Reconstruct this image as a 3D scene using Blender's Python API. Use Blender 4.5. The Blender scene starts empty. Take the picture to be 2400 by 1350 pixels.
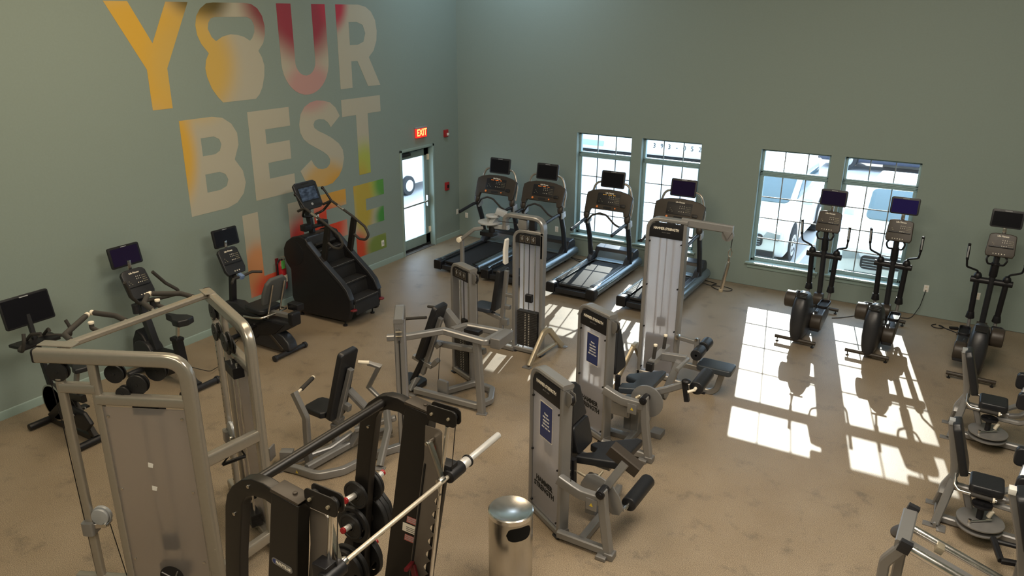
import bpy, bmesh, math, random
from mathutils import Vector as V, Matrix, Euler
random.seed(7)
S = bpy.context.scene
COL = S.collection
PI = math.pi
R = math.radians
# ---------------- camera, world, sun, lights, exposure
cd = bpy.data.cameras.new('camera'); cam = bpy.data.objects.new('camera', cd); COL.objects.link(cam)
cd.sensor_fit = 'HORIZONTAL'; cd.sensor_width = 36; cd.lens = 36 * 1815.06 / 2400; cd.clip_end = 300
_r = ((0.85880088, 0.51226469, 0.00677739), (-0.17794175, 0.28585788, 0.94160608), (-0.48041417, 0.80985811, -0.33664828))
cam.matrix_world = Matrix(((_r[0][0], _r[1][0], -_r[2][0], 9.6467), (_r[0][1], _r[1][1], -_r[2][1], -13.9311),
                           (_r[0][2], _r[1][2], -_r[2][2], 4.7669), (0, 0, 0, 1)))
S.camera = cam
W = bpy.data.worlds.new('world'); S.world = W; W.use_nodes = True
_b = W.node_tree.nodes['Background']; _b.inputs[0].default_value = (0.62, 0.78, 1.0, 1); _b.inputs[1].default_value = 5.0
def light(kind, name, loc, energy, col, size=1.0, sy=None, aim=None, angle=None, spread=None):
    d = bpy.data.lights.new(name, kind); o = bpy.data.objects.new(name, d); COL.objects.link(o)
    o.location = loc; d.energy = energy; d.color = col
    if kind == 'AREA':
        d.shape = 'RECTANGLE'; d.size = size; d.size_y = sy or size
        if spread: d.spread = R(spread)
    if kind == 'SUN': d.angle = R(angle or .6)
    if aim is not None: o.rotation_euler = (V(aim) - V(loc)).to_track_quat('-Z', 'Y').to_euler()
    return o
light('SUN', 'sun', (0, 0, 0), 8.5, (1, .94, .85), aim=(1.22, -5.72, -2.45), angle=.35)
light('AREA', 'ceiling_lamp_warm_left', (3.4, -8.5, 6.7), 185, (1, .80, .55), 2.2, 4.5, aim=(3.4, -8.5, 0))
light('AREA', 'fill_light_warm_right', (9.5, -8.0, 6.7), 480, (1, .89, .74), 3, 4, aim=(9.0, -6.5, 0))  # unseen warm fill light, added to brighten the right wall
light('AREA', 'ceiling_lamp_rear', (7, -14.5, 6.6), 300, (1, .86, .66), 5, 2, aim=(6, -11, 0))
light('AREA', 'ceiling_lamp_corner', (2.0, -1.6, 6.85), 55, (.70, .85, 1), .6, .6, aim=(1.3, -.3, 4.0))
S.view_settings.view_transform = 'Standard'; S.view_settings.look = 'None'
S.view_settings.exposure = 0.15; S.view_settings.gamma = 1.0; S.view_settings.use_curve_mapping = False
# ---------------- materials
def nt(name):
    m = bpy.data.materials.new(name); m.use_nodes = True
    t = m.node_tree; return m, t, t.nodes['Principled BSDF']
def mat(name, c, rough=.5, metal=0.0, var=.08, scale=18, bump=0.0, emis=None, es=1.0, trans=0.0, coat=0.0, aniso=0.0, stretch=None, alpha=1.0, sub=0.0, rv=.06, spec=None):
    m, t, p = nt(name)
    N, L = t.nodes, t.links
    if spec is not None: p.inputs['Specular IOR Level'].default_value = spec
    tc = N.new('ShaderNodeTexCoord'); mp = N.new('ShaderNodeMapping'); L.new(tc.outputs['Object'], mp.inputs[0])
    if stretch: mp.inputs['Scale'].default_value = stretch
    n = N.new('ShaderNodeTexNoise'); n.inputs['Scale'].default_value = scale; n.inputs['Detail'].default_value = 4; L.new(mp.outputs[0], n.inputs['Vector'])
    mx = N.new('ShaderNodeMix'); mx.data_type = 'RGBA'; L.new(n.outputs['Fac'], mx.inputs[0])
    mx.inputs[6].default_value = (*[x * (1 - var) for x in c], 1); mx.inputs[7].default_value = (*[min(1, x * (1 + var)) for x in c], 1)
    L.new(mx.outputs[2], p.inputs['Base Color'])
    mr = N.new('ShaderNodeMapRange'); L.new(n.outputs['Fac'], mr.inputs[0]); mr.inputs[3].default_value = max(.02, rough - rv); mr.inputs[4].default_value = min(1, rough + rv)
    L.new(mr.outputs[0], p.inputs['Roughness'])
    p.inputs['Metallic'].default_value = metal; p.inputs['Transmission Weight'].default_value = trans; p.inputs['Coat Weight'].default_value = coat
    p.inputs['Anisotropic'].default_value = aniso; p.inputs['Alpha'].default_value = alpha
    if sub: p.inputs['Subsurface Weight'].default_value = sub
    if emis: p.inputs['Emission Color'].default_value = (*emis, 1); p.inputs['Emission Strength'].default_value = es
    if bump:
        b = N.new('ShaderNodeBump'); b.inputs['Strength'].default_value = bump; b.inputs['Distance'].default_value = .004
        L.new(n.outputs['Fac'], b.inputs['Height']); L.new(b.outputs[0], p.inputs['Normal'])
    return m
M = {}
M['wall'] = mat('sage_wall_paint', (.228, .286, .260), .62, var=.05, scale=40, bump=.15)
M['trim'] = mat('sage_trim_paint', (.26, .35, .325), .45, var=.04)
M['frame'] = mat('window_frame_vinyl', (.27, .40, .42), .4, var=.04)
M['silver'] = mat('silver_powder_coat', (.262, .260, .258), .32, .5, var=.04, scale=30)
M['champ'] = mat('champagne_silver_paint', (.36, .335, .29), .24, .6, var=.06, scale=30)
M['dsilver'] = mat('dark_silver_paint', (.22, .215, .21), .38, .5, var=.08)
M['steel'] = mat('brushed_steel', (.62, .60, .57), .24, 1, var=.12, scale=6, stretch=(40, 40, .6), aniso=.4)
M['chrome'] = mat('polished_chrome', (.85, .84, .82), .22, 1, var=.04)
M['black'] = mat('black_plastic', (.010, .010, .012), .42, var=.25, scale=60, bump=.1, spec=.35)
M['char'] = mat('charcoal_plastic', (.020, .021, .025), .38, var=.2, scale=50, spec=.4)
M['blkpaint'] = mat('black_satin_frame_paint', (.012, .0105, .0095), .36, 0, var=.08, rv=.02, spec=.35)
M['brownblk'] = mat('dark_bronze_console_plastic', (.040, .032, .025), .42, var=.12, scale=40, spec=.35)
M['vinyl'] = mat('black_vinyl_upholstery', (.014, .015, .018), .40, var=.2, scale=90, bump=.2, spec=.4)
M['rubber'] = mat('black_rubber', (.014, .014, .015), .7, var=.2, scale=120, bump=.4, spec=.3)
M['grip'] = mat('foam_grip', (.03, .027, .024), .75, var=.2, scale=150, bump=.4)
M['iron'] = mat('cast_iron_plate', (.017, .017, .018), .5, .3, var=.3, scale=80, bump=.3)
M['stack'] = mat('black_weight_plate_paint', (.022, .021, .021), .5, .2, var=.25)
M['frost'] = mat('frosted_acrylic', (.84, .84, .90), .40, var=.02, scale=5, trans=.84, rv=.03)
M['frostw'] = mat('smoky_frosted_acrylic', (.60, .565, .55), .34, var=.02, scale=5, trans=.86, rv=.03)
M['white'] = mat('white_plastic', (.75, .74, .70), .4, var=.04)
M['cream'] = mat('ivory_cap_plastic', (.72, .66, .54), .4, var=.05)
M['red'] = mat('red_enamel', (.34, .015, .02), .35, var=.1)
M['dred'] = mat('dark_red_plastic', (.13, .012, .016), .4, var=.1)
M['screen'] = mat('dark_glass_screen', (.006, .006, .009), .3, var=.1, rv=.02, spec=.2)
M['screenp'] = mat('lit_purple_screen', (.01, .008, .02), .15, var=.1, emis=(.010, .003, .022), es=.3, spec=.2)
M['led'] = mat('orange_led_display', (.2, .05, .01), .5, emis=(1, .25, .04), es=1.2)
M['lcd'] = mat('pale_lettering', (.75, .70, .60), .5)
M['key'] = mat('keypad_print', (.42, .38, .25), .5)
M['blue'] = mat('navy_notice_paper', (.022, .035, .13), .5)
M['orange'] = mat('orange_button', (.75, .22, .05), .4)
M['yellow'] = mat('yellow_warning_sticker', (.70, .50, .04), .5)
M['green'] = mat('green_label', (.10, .40, .09), .5)
M['gold'] = mat('brass_tinted_paint', (.40, .35, .255), .35, .5)
M['satin'] = mat('satin_bright_steel', (.82, .81, .79), .34, .55, var=.03)
M['catch'] = mat('dark_bronze_steel', (.15, .13, .11), .4, .4)
M['tsilver'] = mat('blue_grey_treadmill_rail', (.15, .19, .215), .26, .6, var=.03, rv=.015)
M['lsilver'] = mat('light_grey_plastic', (.36, .38, .40), .35, .2)
M['muntin'] = mat('grey_muntin', (.22, .25, .26), .5)
M['gap'] = mat('dark_gap', (.008, .008, .008), .8)
# ---------------- mesh helpers
def nrm(v): return V(v).normalized()
class MB:
    def __init__(s, bev=.003, seg=2): s.bm = bmesh.new(); s.bev = bev; s.seg = seg
    def _merge(s, b, bev=None, ang=32):
        w = s.bev if bev is None else bev
        if w > 0:
            b.normal_update()
            e = [x for x in b.edges if len(x.link_faces) == 2 and x.calc_face_angle(0) > R(ang)]
            if e: bmesh.ops.bevel(b, geom=e, offset=w, segments=s.seg, profile=.6, affect='EDGES', clamp_overlap=True)
        me = bpy.data.meshes.new('t'); b.to_mesh(me); b.free(); s.bm.from_mesh(me); bpy.data.meshes.remove(me); return s
    def box(s, c, d, rot=(0, 0, 0), bev=None):
        b = bmesh.new(); bmesh.ops.create_cube(b, size=1)
        b.transform(Matrix.Translation(V(c)) @ Euler([R(a) for a in rot]).to_matrix().to_4x4() @ Matrix.Diagonal((*d, 1)))
        return s._merge(b, bev)
    def sweep(s, pts, prof, side=None, closed=False, cap=True, bev=0):
        # prof: list of (a,b): a along side, b along up
        P = [V(p) for p in pts]; n = len(P); b = bmesh.new(); rings = []
        up = None
        for i in range(n):
            if closed: t0 = (P[i] - P[i - 1]).normalized(); t1 = (P[(i + 1) % n] - P[i]).normalized()
            else:
                t0 = (P[i] - P[i - 1]).normalized() if i else None; t1 = (P[i + 1] - P[i]).normalized() if i < n - 1 else None
                t0 = t0 or t1; t1 = t1 or t0
            t = t0 + t1
            t = t.normalized() if t.length > 1e-6 else t1
            k = 1 / max(.35, t.dot(t1))
            if side is not None: a = V(side); a = (a - t * a.dot(t)); a = a.normalized() if a.length > 1e-5 else t.orthogonal().normalized(); u = t.cross(a)
            else:
                if up is None: up = t.orthogonal().normalized()
                u = (up - t * up.dot(t)).normalized(); a = u.cross(t); up = u
            bend = (t1 - t0); bd = bend.normalized() if bend.length > 1e-4 else None
            ring = []
            for x, y in prof:
                o = a * x + u * y
                if bd is not None and k > 1.001: o = o + bd * (o.dot(bd)) * (k - 1)
                ring.append(b.verts.new(P[i] + o))
            rings.append(ring)
        m = len(prof)
        for i in range(n if closed else n - 1):
            A, B = rings[i], rings[(i + 1) % n]
            for j in range(m): b.faces.new((A[j], A[(j + 1) % m], B[(j + 1) % m], B[j]))
        if cap and not closed: b.faces.new(rings[0][::-1]); b.faces.new(rings[-1])
        bmesh.ops.recalc_face_normals(b, faces=b.faces)
        return s._merge(b, bev)
    def tube(s, pts, r, fil=.05, n=12, closed=False, sy=1.0, side=None):
        return s.sweep(fillet(pts, fil, closed), [(r * math.cos(2 * PI * i / n), r * sy * math.sin(2 * PI * i / n)) for i in range(n)], side, closed, True, 0)
    def rt(s, pts, w, h, side, fil=0.0, closed=False, bev=None, rad=.006):
        x, y = w / 2, h / 2; q = min(rad, x * .6, y * .6)
        pr = [(x - q, -y), (x, -y + q), (x, y - q), (x - q, y), (-x + q, y), (-x, y - q), (-x, -y + q), (-x + q, -y)]
        if q > .013: pr = rrect(w, h, q, 4)
        return s.sweep(fillet(pts, fil, closed), pr, side, closed, True, 0)
    def bar(s, p, q, w, h, side=(0, 0, 1), rad=.006):
        # h measured along 'side' reference
        d = nrm(V(q) - V(p)); a = V(side)
        if abs(a.normalized().dot(d)) > .98: a = V((1, 0, 0)) if abs(d.x) < .9 else V((0, 1, 0))
        return s.rt([p, q], h, w, a, rad=rad)
    def cyl(s, p, q, r, r2=None, n=20, bev=None):
        p, q = V(p), V(q); b = bmesh.new(); L = (q - p).length
        bmesh.ops.create_cone(b, cap_ends=True, segments=n, radius1=r, radius2=r if r2 is None else r2, depth=L)
        b.transform(Matrix.Translation((p + q) / 2) @ (q - p).to_track_quat('Z', 'Y').to_matrix().to_4x4())
        return s._merge(b, min(s.bev, r * .3) if bev is None else bev, 50)
    def lathe(s, prof, c=(0, 0, 0), axis=(0, 0, 1), n=24):
        b = bmesh.new(); rings = []
        for r, z in prof: rings.append([b.verts.new((r * math.cos(2 * PI * i / n), r * math.sin(2 * PI * i / n), z)) for i in range(n)] if r > 1e-5 else [b.verts.new((0, 0, z))])
        for A, B in zip(rings, rings[1:]):
            for i in range(n):
                j = (i + 1) % n
                if len(A) == 1 and len(B) > 1: b.faces.new((A[0], B[i], B[j]))
                elif len(B) == 1 and len(A) > 1: b.faces.new((A[j], A[i], B[0]))
                elif len(A) > 1: b.faces.new((A[i], A[j], B[j], B[i]))
        for A, f in ((rings[0], 1), (rings[-1], 0)):
            if len(A) > 1: b.faces.new(A)
        bmesh.ops.recalc_face_normals(b, faces=b.faces)
        b.transform(Matrix.Translation(V(c)) @ V(axis).to_track_quat('Z', 'Y').to_matrix().to_4x4())
        return s._merge(b, 0)
    def prism(s, poly, o, ux, uy, t, bev=None, holes=()):
        # polygon (a,b) in plane through o with axes ux,uy; thickness t centred
        ux, uy = nrm(ux), V(uy); uy = (uy - ux * uy.dot(ux)).normalized(); nz = ux.cross(uy); o = V(o); b = bmesh.new()
        def loop(pl): 
            vs = [b.verts.new(o + ux * x + uy * y - nz * t / 2) for x, y in pl]
            return [b.edges.new((vs[i], vs[(i + 1) % len(vs)])) for i in range(len(vs))], vs
        es, vs = loop(poly)
        if holes:
            for h in holes: e2, _ = loop(h); es += e2
            bmesh.ops.triangle_fill(b, use_beauty=True, use_dissolve=False, edges=es)
        else: b.faces.new(vs)
        r = bmesh.ops.extrude_face_region(b, geom=list(b.faces))
        bmesh.ops.translate(b, vec=nz * t, verts=[v for v in r['geom'] if isinstance(v, bmesh.types.BMVert)])
        bmesh.ops.recalc_face_normals(b, faces=b.faces)
        return s._merge(b, bev)
    def ell(s, c, r, rot=(0, 0, 0), n=20):
        b = bmesh.new(); bmesh.ops.create_uvsphere(b, u_segments=n, v_segments=n // 2 + 2, radius=1)
        b.transform(Matrix.Translation(V(c)) @ Euler([R(a) for a in rot]).to_matrix().to_4x4() @ Matrix.Diagonal((*r, 1)))
        return s._merge(b, 0)
    def out(s, name, m, parent=None, label=None):
        me = bpy.data.meshes.new(name); s.bm.transform(ORG[0]); s.bm.normal_update(); s.bm.to_mesh(me); s.bm.free()
        for p in me.polygons: p.use_smooth = True
        try: me.set_sharp_from_angle(angle=R(38))
        except Exception: pass
        me.materials.append(M[m] if isinstance(m, str) else m)
        o = bpy.data.objects.new(name, me); COL.objects.link(o)
        if parent is not None: o.parent = parent
        if label: o['label'] = label
        return o
def fillet(pts, r, closed=False):
    P = [V(p) for p in pts]
    if r <= 0: return P
    n = len(P); out = []
    for i in range(n):
        if not closed and i in (0, n - 1): out.append(P[i]); continue
        a, b, c = P[i - 1], P[i], P[(i + 1) % n]; d0, d1 = (a - b), (c - b); l0, l1 = d0.length, d1.length
        if l0 < 1e-6 or l1 < 1e-6: continue
        d0 /= l0; d1 /= l1; cs = max(-1, min(1, d0.dot(d1))); th = math.acos(cs)
        if th > R(176): out.append(b); continue
        k = min(r / math.tan(th / 2), l0 * .49, l1 * .49); p0, p1 = b + d0 * k, b + d1 * k
        m = max(2, int((PI - th) / R(14)))
        for j in range(m + 1):
            u = j / m; out.append(p0 * (1 - u) ** 2 + b * 2 * u * (1 - u) + p1 * u * u)
    return out
def arc(cx, cy, r, a0, a1, n=10, ry=None):
    return [(cx + r * math.cos(R(a0 + (a1 - a0) * i / n)), cy + (ry or r) * math.sin(R(a0 + (a1 - a0) * i / n))) for i in range(n + 1)]
def rrect(w, h, r, n=5, cx=0, cy=0):
    o = []
    for sx, sy, a in ((1, 1, 0), (-1, 1, 90), (-1, -1, 180), (1, -1, 270)): o += arc(cx + sx * (w / 2 - r), cy + sy * (h / 2 - r), r, a, a + 90, n)
    return o
ORG = [Matrix()]
def tag(o, label, cat, group=None, kind=None):
    if label: o['label'] = label
    if cat: o['category'] = cat
    if group: o['group'] = group
    if kind: o['kind'] = kind
    return o
def T(name, label, cat, loc=(0, 0, 0), rz=0.0, group=None):
    o = bpy.data.objects.new(name, None); COL.objects.link(o); o.empty_display_size = .1
    o.location = loc; o.rotation_euler = (0, 0, R(rz)); return tag(o, label, cat, group)
def TW(name, label, cat, loc, rz=0.0, group=None):
    # thing whose parts are given in room coordinates
    o = T(name, label, cat, loc, rz, group); ORG[0] = (Matrix.Translation(V(loc)) @ Matrix.Rotation(R(rz), 4, 'Z')).inverted(); return o
def LOC(): ORG[0] = Matrix()
def struct(o): o['kind'] = 'structure'; return o
def dup(root, loc, rz, label=None, group=None):
    r = root.copy(); COL.objects.link(r); r.location = loc; r.rotation_euler = (0, 0, R(rz))
    if label: r['label'] = label
    if group: r['group'] = group
    def rec(src, dst):
        for ch in list(src.children):
            c = ch.copy(); COL.objects.link(c); c.parent = dst; rec(ch, c)
    rec(root, r); return r
def text(name, body, m, size, o, ux, uy, parent=None, t=.0015, align='CENTER', xs=1.0, bold=.0):
    c = bpy.data.curves.new(name, 'FONT'); c.body = body; c.size = size; c.align_x = align; c.align_y = 'CENTER'; c.extrude = t; c.offset = bold; c.resolution_u = 2
    to = bpy.data.objects.new(name, c); COL.objects.link(to); dg = bpy.context.evaluated_depsgraph_get()
    me = bpy.data.meshes.new_from_object(to.evaluated_get(dg)); bpy.data.objects.remove(to); bpy.data.curves.remove(c)
    ux, uy = nrm(ux), V(uy); uy = (uy - ux * uy.dot(ux)).normalized(); nz = ux.cross(uy)
    mt = Matrix(((ux.x, uy.x, nz.x, o[0]), (ux.y, uy.y, nz.y, o[1]), (ux.z, uy.z, nz.z, o[2]), (0, 0, 0, 1))) @ Matrix.Diagonal((xs, 1, 1, 1))
    me.transform(mt); me.transform(ORG[0]); me.name = name; me.materials.clear(); me.materials.append(M[m] if isinstance(m, str) else m)
    ob = bpy.data.objects.new(name, me); COL.objects.link(ob)
    if parent is not None: ob.parent = parent
    return ob
# ================= the room
def floor_mat():
    m, t, p = nt('speckled_tan_rubber_floor'); N, L = t.nodes, t.links
    tc = N.new('ShaderNodeTexCoord')
    def noise(sc, det=3, rough=.6):
        n = N.new('ShaderNodeTexNoise'); n.inputs['Scale'].default_value = sc; n.inputs['Detail'].default_value = det; n.inputs['Roughness'].default_value = rough; L.new(tc.outputs['Object'], n.inputs['Vector']); return n.outputs['Fac']
    def ramp(f, pts):
        r = N.new('ShaderNodeValToRGB'); L.new(f, r.inputs[0]); e = r.color_ramp.elements
        while len(e) < len(pts): e.new(.5)
        for x, (q, c) in zip(e, pts): x.position = q; x.color = (*c, 1)
        return r.outputs[0]
    def mix(f, a, b, mode='MIX'):
        x = N.new('ShaderNodeMix'); x.data_type = 'RGBA'; x.blend_type = mode
        if isinstance(f, (int, float)): x.inputs[0].default_value = f
        else: L.new(f, x.inputs[0])
        for i, v in ((6, a), (7, b)):
            if isinstance(v, tuple): x.inputs[i].default_value = (*v, 1)
            else: L.new(v, x.inputs[i])
        return x.outputs[2]
    big = ramp(noise(1.1, 4), [(.3, (.215, .166, .108)), (.7, (.262, .211, .147))])
    sp = ramp(noise(170, 2, .85), [(.38, (.33, .31, .30)), (.5, (1, 1, 1)), (.62, (1.8, 1.8, 1.85))])
    c = mix(1.0, big, sp, 'MULTIPLY')
    st = ramp(noise(3.2, 5, .7), [(.55, (1, 1, 1)), (.70, (.50, .52, .57))])
    c = mix(.7, c, mix(1.0, c, st, 'MULTIPLY'))
    L.new(c, p.inputs['Base Color']); p.inputs['Roughness'].default_value = .5; p.inputs['Specular IOR Level'].default_value = .5
    b = N.new('ShaderNodeBump'); b.inputs['Strength'].default_value = .03; b.inputs['Distance'].default_value = .001; L.new(noise(160, 2), b.inputs['Height']); L.new(b.outputs[0], p.inputs['Normal'])
    return m
M['floor'] = floor_mat()
XR, YB, ZC = 15.0, -17.0, 7.0
m = MB(0); m.box((XR / 2, YB / 2, -.06), (XR + .4, -YB + .4, .12)); struct(m.out('floor', 'floor'))
m = MB(0); m.box((XR / 2, YB / 2, ZC + .05), (XR + .4, -YB + .4, .1)); struct(m.out('ceiling', mat('white_ceiling_paint', (.6, .6, .57), .8)))
def wall(name, mapf, L0, L1, holes, mt='wall', h=ZC):
    m = MB(0); xs = sorted({L0, L1, *[a for q in holes for a in q[:2]]}); 
    for a, b in zip(xs, xs[1:]):
        zs = [(0, h)]
        for q in holes:
            if q[0] <= a and q[1] >= b: zs = [z for z in ((0, q[2]), (q[3], h)) if z[1] > z[0]]
        for z0, z1 in zs:
            c, d = mapf((a + b) / 2, b - a, (z0 + z1) / 2, z1 - z0); m.box(c, d)
    bmesh.ops.remove_doubles(m.bm, verts=m.bm.verts, dist=1e-4)
    return struct(m.out(name, mt))
WX = [(2.855, 4.015), (4.22, 5.38), (6.45, 7.61), (7.83, 8.985)]
Z0, Z1 = .457, 2.52
wall('wall_left', lambda c, w, z, h: ((-.1, c, z), (.2, w, h)), YB - .2, .2, [(-1.985, -.965, 0, 2.135)])
wall('wall_right', lambda c, w, z, h: ((c, .1, z), (w, .2, h)), 0.0, XR, [(a, b, Z0, Z1) for a, b in WX])
wall('wall_front', lambda c, w, z, h: ((XR + .1, c, z), (.2, w, h)), YB - .2, .2, [])
wall('wall_back', lambda c, w, z, h: ((c, YB - .1, z), (w, .2, h)), 0.0, XR, [])
bp = [(-.006, 0), (.012, 0), (.012, .095), (.008, .108), (.002, .114), (-.006, .114)]
m = MB(0); m.sweep([(0, YB, 0), (0, -2.04, 0)], [(-a, b) for a, b in bp], (-1, 0, 0)); m.sweep([(0, -.91, 0), (0, 0, 0)], [(-a, b) for a, b in bp], (-1, 0, 0)); struct(m.out('baseboard_left', 'trim'))
m = MB(0); m.sweep([(0, 0, 0), (XR, 0, 0)], [(a, b) for a, b in bp], (0, -1, 0)); struct(m.out('baseboard_right', 'trim'))
glass_m = None
def glassmat():
    m, t, p = nt('window_glass'); N, L = t.nodes, t.links
    tr = N.new('ShaderNodeBsdfTransparent'); tr.inputs[0].default_value = (.93, .97, .97, 1); gl = N.new('ShaderNodeBsdfGlossy'); gl.inputs['Roughness'].default_value = .03
    lw = N.new('ShaderNodeTexNoise'); lw.inputs['Scale'].default_value = 1.5; fr = N.new('ShaderNodeMapRange'); L.new(lw.outputs['Fac'], fr.inputs[0]); fr.inputs[3].default_value = .03; fr.inputs[4].default_value = .06; mx = N.new('ShaderNodeMixShader'); L.new(fr.outputs[0], mx.inputs[0]); L.new(tr.outputs[0], mx.inputs[1]); L.new(gl.outputs[0], mx.inputs[2])
    L.new(mx.outputs[0], N['Material Output'].inputs[0]); return m
M['glass'] = glassmat()
YF = .13
for k, (a, b) in enumerate(WX):
    w = struct(T('window_%d' % (k + 1), None, None, (a, 0, 0))); W_ = b - a
    if 'label' in w: del w['label']
    f = MB(.004); fr = .042; zt0, zt1 = 2.03, 2.135
    for x in (fr / 2, W_ - fr / 2): f.box((x, YF + .03, (Z0 + Z1) / 2), (fr, .07, Z1 - Z0))
    f.box((W_ / 2, YF + .03, Z0 + fr / 2), (W_, .07, fr)); f.box((W_ / 2, YF + .03, Z1 - fr / 2), (W_, .07, fr))
    f.box((W_ / 2, YF + .03, (zt0 + zt1) / 2), (W_, .07, zt1 - zt0))
    for i, z in enumerate((zt0 + .012, zt0 + .037, zt0 + .062, zt0 + .09)): f.box((W_ / 2, YF - .008, z), (W_ - .01, .02, .014))
    for x in (fr + .012, W_ - fr - .012): f.box((x, YF + .01, (Z0 + zt0) / 2), (.024, .03, zt0 - Z0))
    f.box((W_ / 2, YF + .01, Z0 + fr + .012), (W_ - 2 * fr, .03, .024))
    f.out('window_frame', 'frame', w)
    g = MB(0)
    for i in (1, 2):
        x = W_ * i / 3; g.box((x, YF + .04, (Z0 + zt0) / 2), (.018, .012, zt0 - Z0)); g.box((x, YF + .04, (zt1 + Z1) / 2), (.018, .012, Z1 - zt1))
    for i in (1, 2, 3): z = Z0 + fr + (zt0 - Z0 - fr) * i / 4; g.box((W_ / 2, YF + .04, z), (W_ - 2 * fr, .012, .018))
    g.out('muntin_grid', 'muntin', w)
    m = MB(0); m.box((W_ / 2, YF + .05, (Z0 + Z1) / 2), (W_ - .06, .006, Z1 - Z0 - .06)); m.out('window_pane', 'glass', w)
    s = MB(.006); s.box((W_ / 2, .03, Z0 - .012), (W_ + .11, .21, .03)); s.box((W_ / 2, -.011, Z0 - .07), (W_ + .05, .022, .08)); s.out('window_sill', 'trim', w)
# ---- door
d = struct(T('door_1', None, None, (0, -1.475, 0)))
f = MB(.004)
for y in (-.53, .53): f.box((-.06, y, 1.09), (.17, .05, 2.18))
f.box((-.06, 0, 2.155), (.17, 1.11, .05)); f.out('door_frame', 'trim', d)
l = MB(.003); hw = .505; gx = -.12
for y, wd in ((-hw + .06, .12), (hw - .075, .15)): l.box((gx, y, 1.075), (.045, wd, 2.1))
l.box((gx, 0, .145), (.045, 2 * hw, .25)); l.box((gx, 0, 2.035), (.045, 2 * hw, .17)); l.out('door_leaf', mat('door_paint', (.20, .27, .25), .45), d)
m = MB(0); m.box((gx, -.02, 1.1), (.006, .80, 1.75)); m.out('door_glass', 'glass', d)
m = MB(.003); m.cyl((gx + .075, -.42, .99), (gx + .075, .36, .99), .018); m.box((gx + .06, .40, 1.0), (.06, .07, .24), bev=.02); m.box((gx + .05, -.44, .99), (.05, .05, .06)); m.out('push_bar', 'steel', d)
m = MB(.004); m.box((gx + .055, -.30, 2.05), (.06, .30, .06)); m.bar((gx + .08, -.2, 2.085), (gx + .12, .2, 2.12), .02, .01); m.out('door_closer', 'char', d)
for z in (.35, 1.9): m = MB(.002); m.cyl((gx + .035, hw - .005, z - .06), (gx + .035, hw - .005, z + .06), .012); m.box((gx + .024, hw - .03, z), (.006, .05, .12)); m.out('hinge', 'cream', d)
m = MB(.002); m.box((-.09, 0, .008), (.2, 1.02, .016)); m.out('threshold', 'dsilver', d)
m = MB(.002); m.box((gx + .026, 0, .045), (.008, 2 * hw, .05)); m.out('door_sweep', 'rubber', d)
# ---- mural
def mural_mat():
    m, t, p = nt('mural_paint_blends'); N, L = t.nodes, t.links
    tc = N.new('ShaderNodeTexCoord'); cur = None
    blobs = [(-7.4, 4.2, 1.7, 1.1, (.62, .37, .045)), (-6.25, 4.95, .62, .45, (.10, .075, .02)), (-6.5, 4.0, .9, .9, (.55, .37, .09)), (-5.0, 5.0, .7, .8, (.22, .05, .055)), (-4.35, 4.75, .95, .95, (.28, .035, .055)),
             (-3.62, 4.9, .42, .55, (.42, .03, .06)), (-4.3, 3.55, .7, .5, (.45, .26, .24)), (-6.98, 2.85, .42, .9, (.60, .36, .05)), (-4.1, 1.9, .7, .5, (.50, .33, .12)), (-3.05, 1.85, .5, .8, (.36, .42, .08)),
             (-5.75, .75, .42, .6, (.55, .26, .12)), (-5.35, .35, .75, .5, (.52, .06, .03)), (-4.75, .85, .55, .75, (.45, .03, .03)), (-4.2, 1.1, .75, .6, (.60, .055, .02)), (-3.7, 1.75, .6, .4, (.55, .30, .05)),
             (-3.15, 1.4, .35, .9, (.42, .33, .05)), (-2.5, 1.65, .42, .5, (.09, .28, .05)), (-2.5, 1.0, .42, .35, (.06, .26, .05)), (-3.4, .45, .42, .5, (.55, .06, .02)), (-2.75, .45, .5, .35, (.17, .24, .05))]
    base = N.new('ShaderNodeRGB'); base.outputs[0].default_value = (.42, .40, .32, 1); cur = base.outputs[0]
    for y, z, ry, rz, c in blobs:
        mp = N.new('ShaderNodeMapping'); mp.vector_type = 'TEXTURE'; mp.inputs['Location'].default_value = (0, y, z); mp.inputs['Scale'].default_value = (100, ry, rz); L.new(tc.outputs['Object'], mp.inputs[0])
        ln = N.new('ShaderNodeVectorMath'); ln.operation = 'LENGTH'; L.new(mp.outputs[0], ln.inputs[0])
        mr = N.new('ShaderNodeMapRange'); mr.interpolation_type = 'SMOOTHSTEP'; mr.inputs[1].default_value = .45; mr.inputs[2].default_value = 1.05; mr.inputs[3].default_value = 1; mr.inputs[4].default_value = 0; L.new(ln.outputs['Value'], mr.inputs[0])
        mx = N.new('ShaderNodeMix'); mx.data_type = 'RGBA'; L.new(mr.outputs[0], mx.inputs[0]); L.new(cur, mx.inputs[6]); mx.inputs[7].default_value = (*c, 1); cur = mx.outputs[2]
    L.new(cur, p.inputs['Base Color']); p.inputs['Roughness'].default_value = .6; return m
M['mural'] = mural_mat()
Y1, B1, L1 = (3.467, 4.855), (1.9, 3.284), (.35, 1.721)
mu = T('wall_mural', 'large painted mural lettering YOUR BEST LIFE with kettlebell O on sage wall', 'mural')
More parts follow.
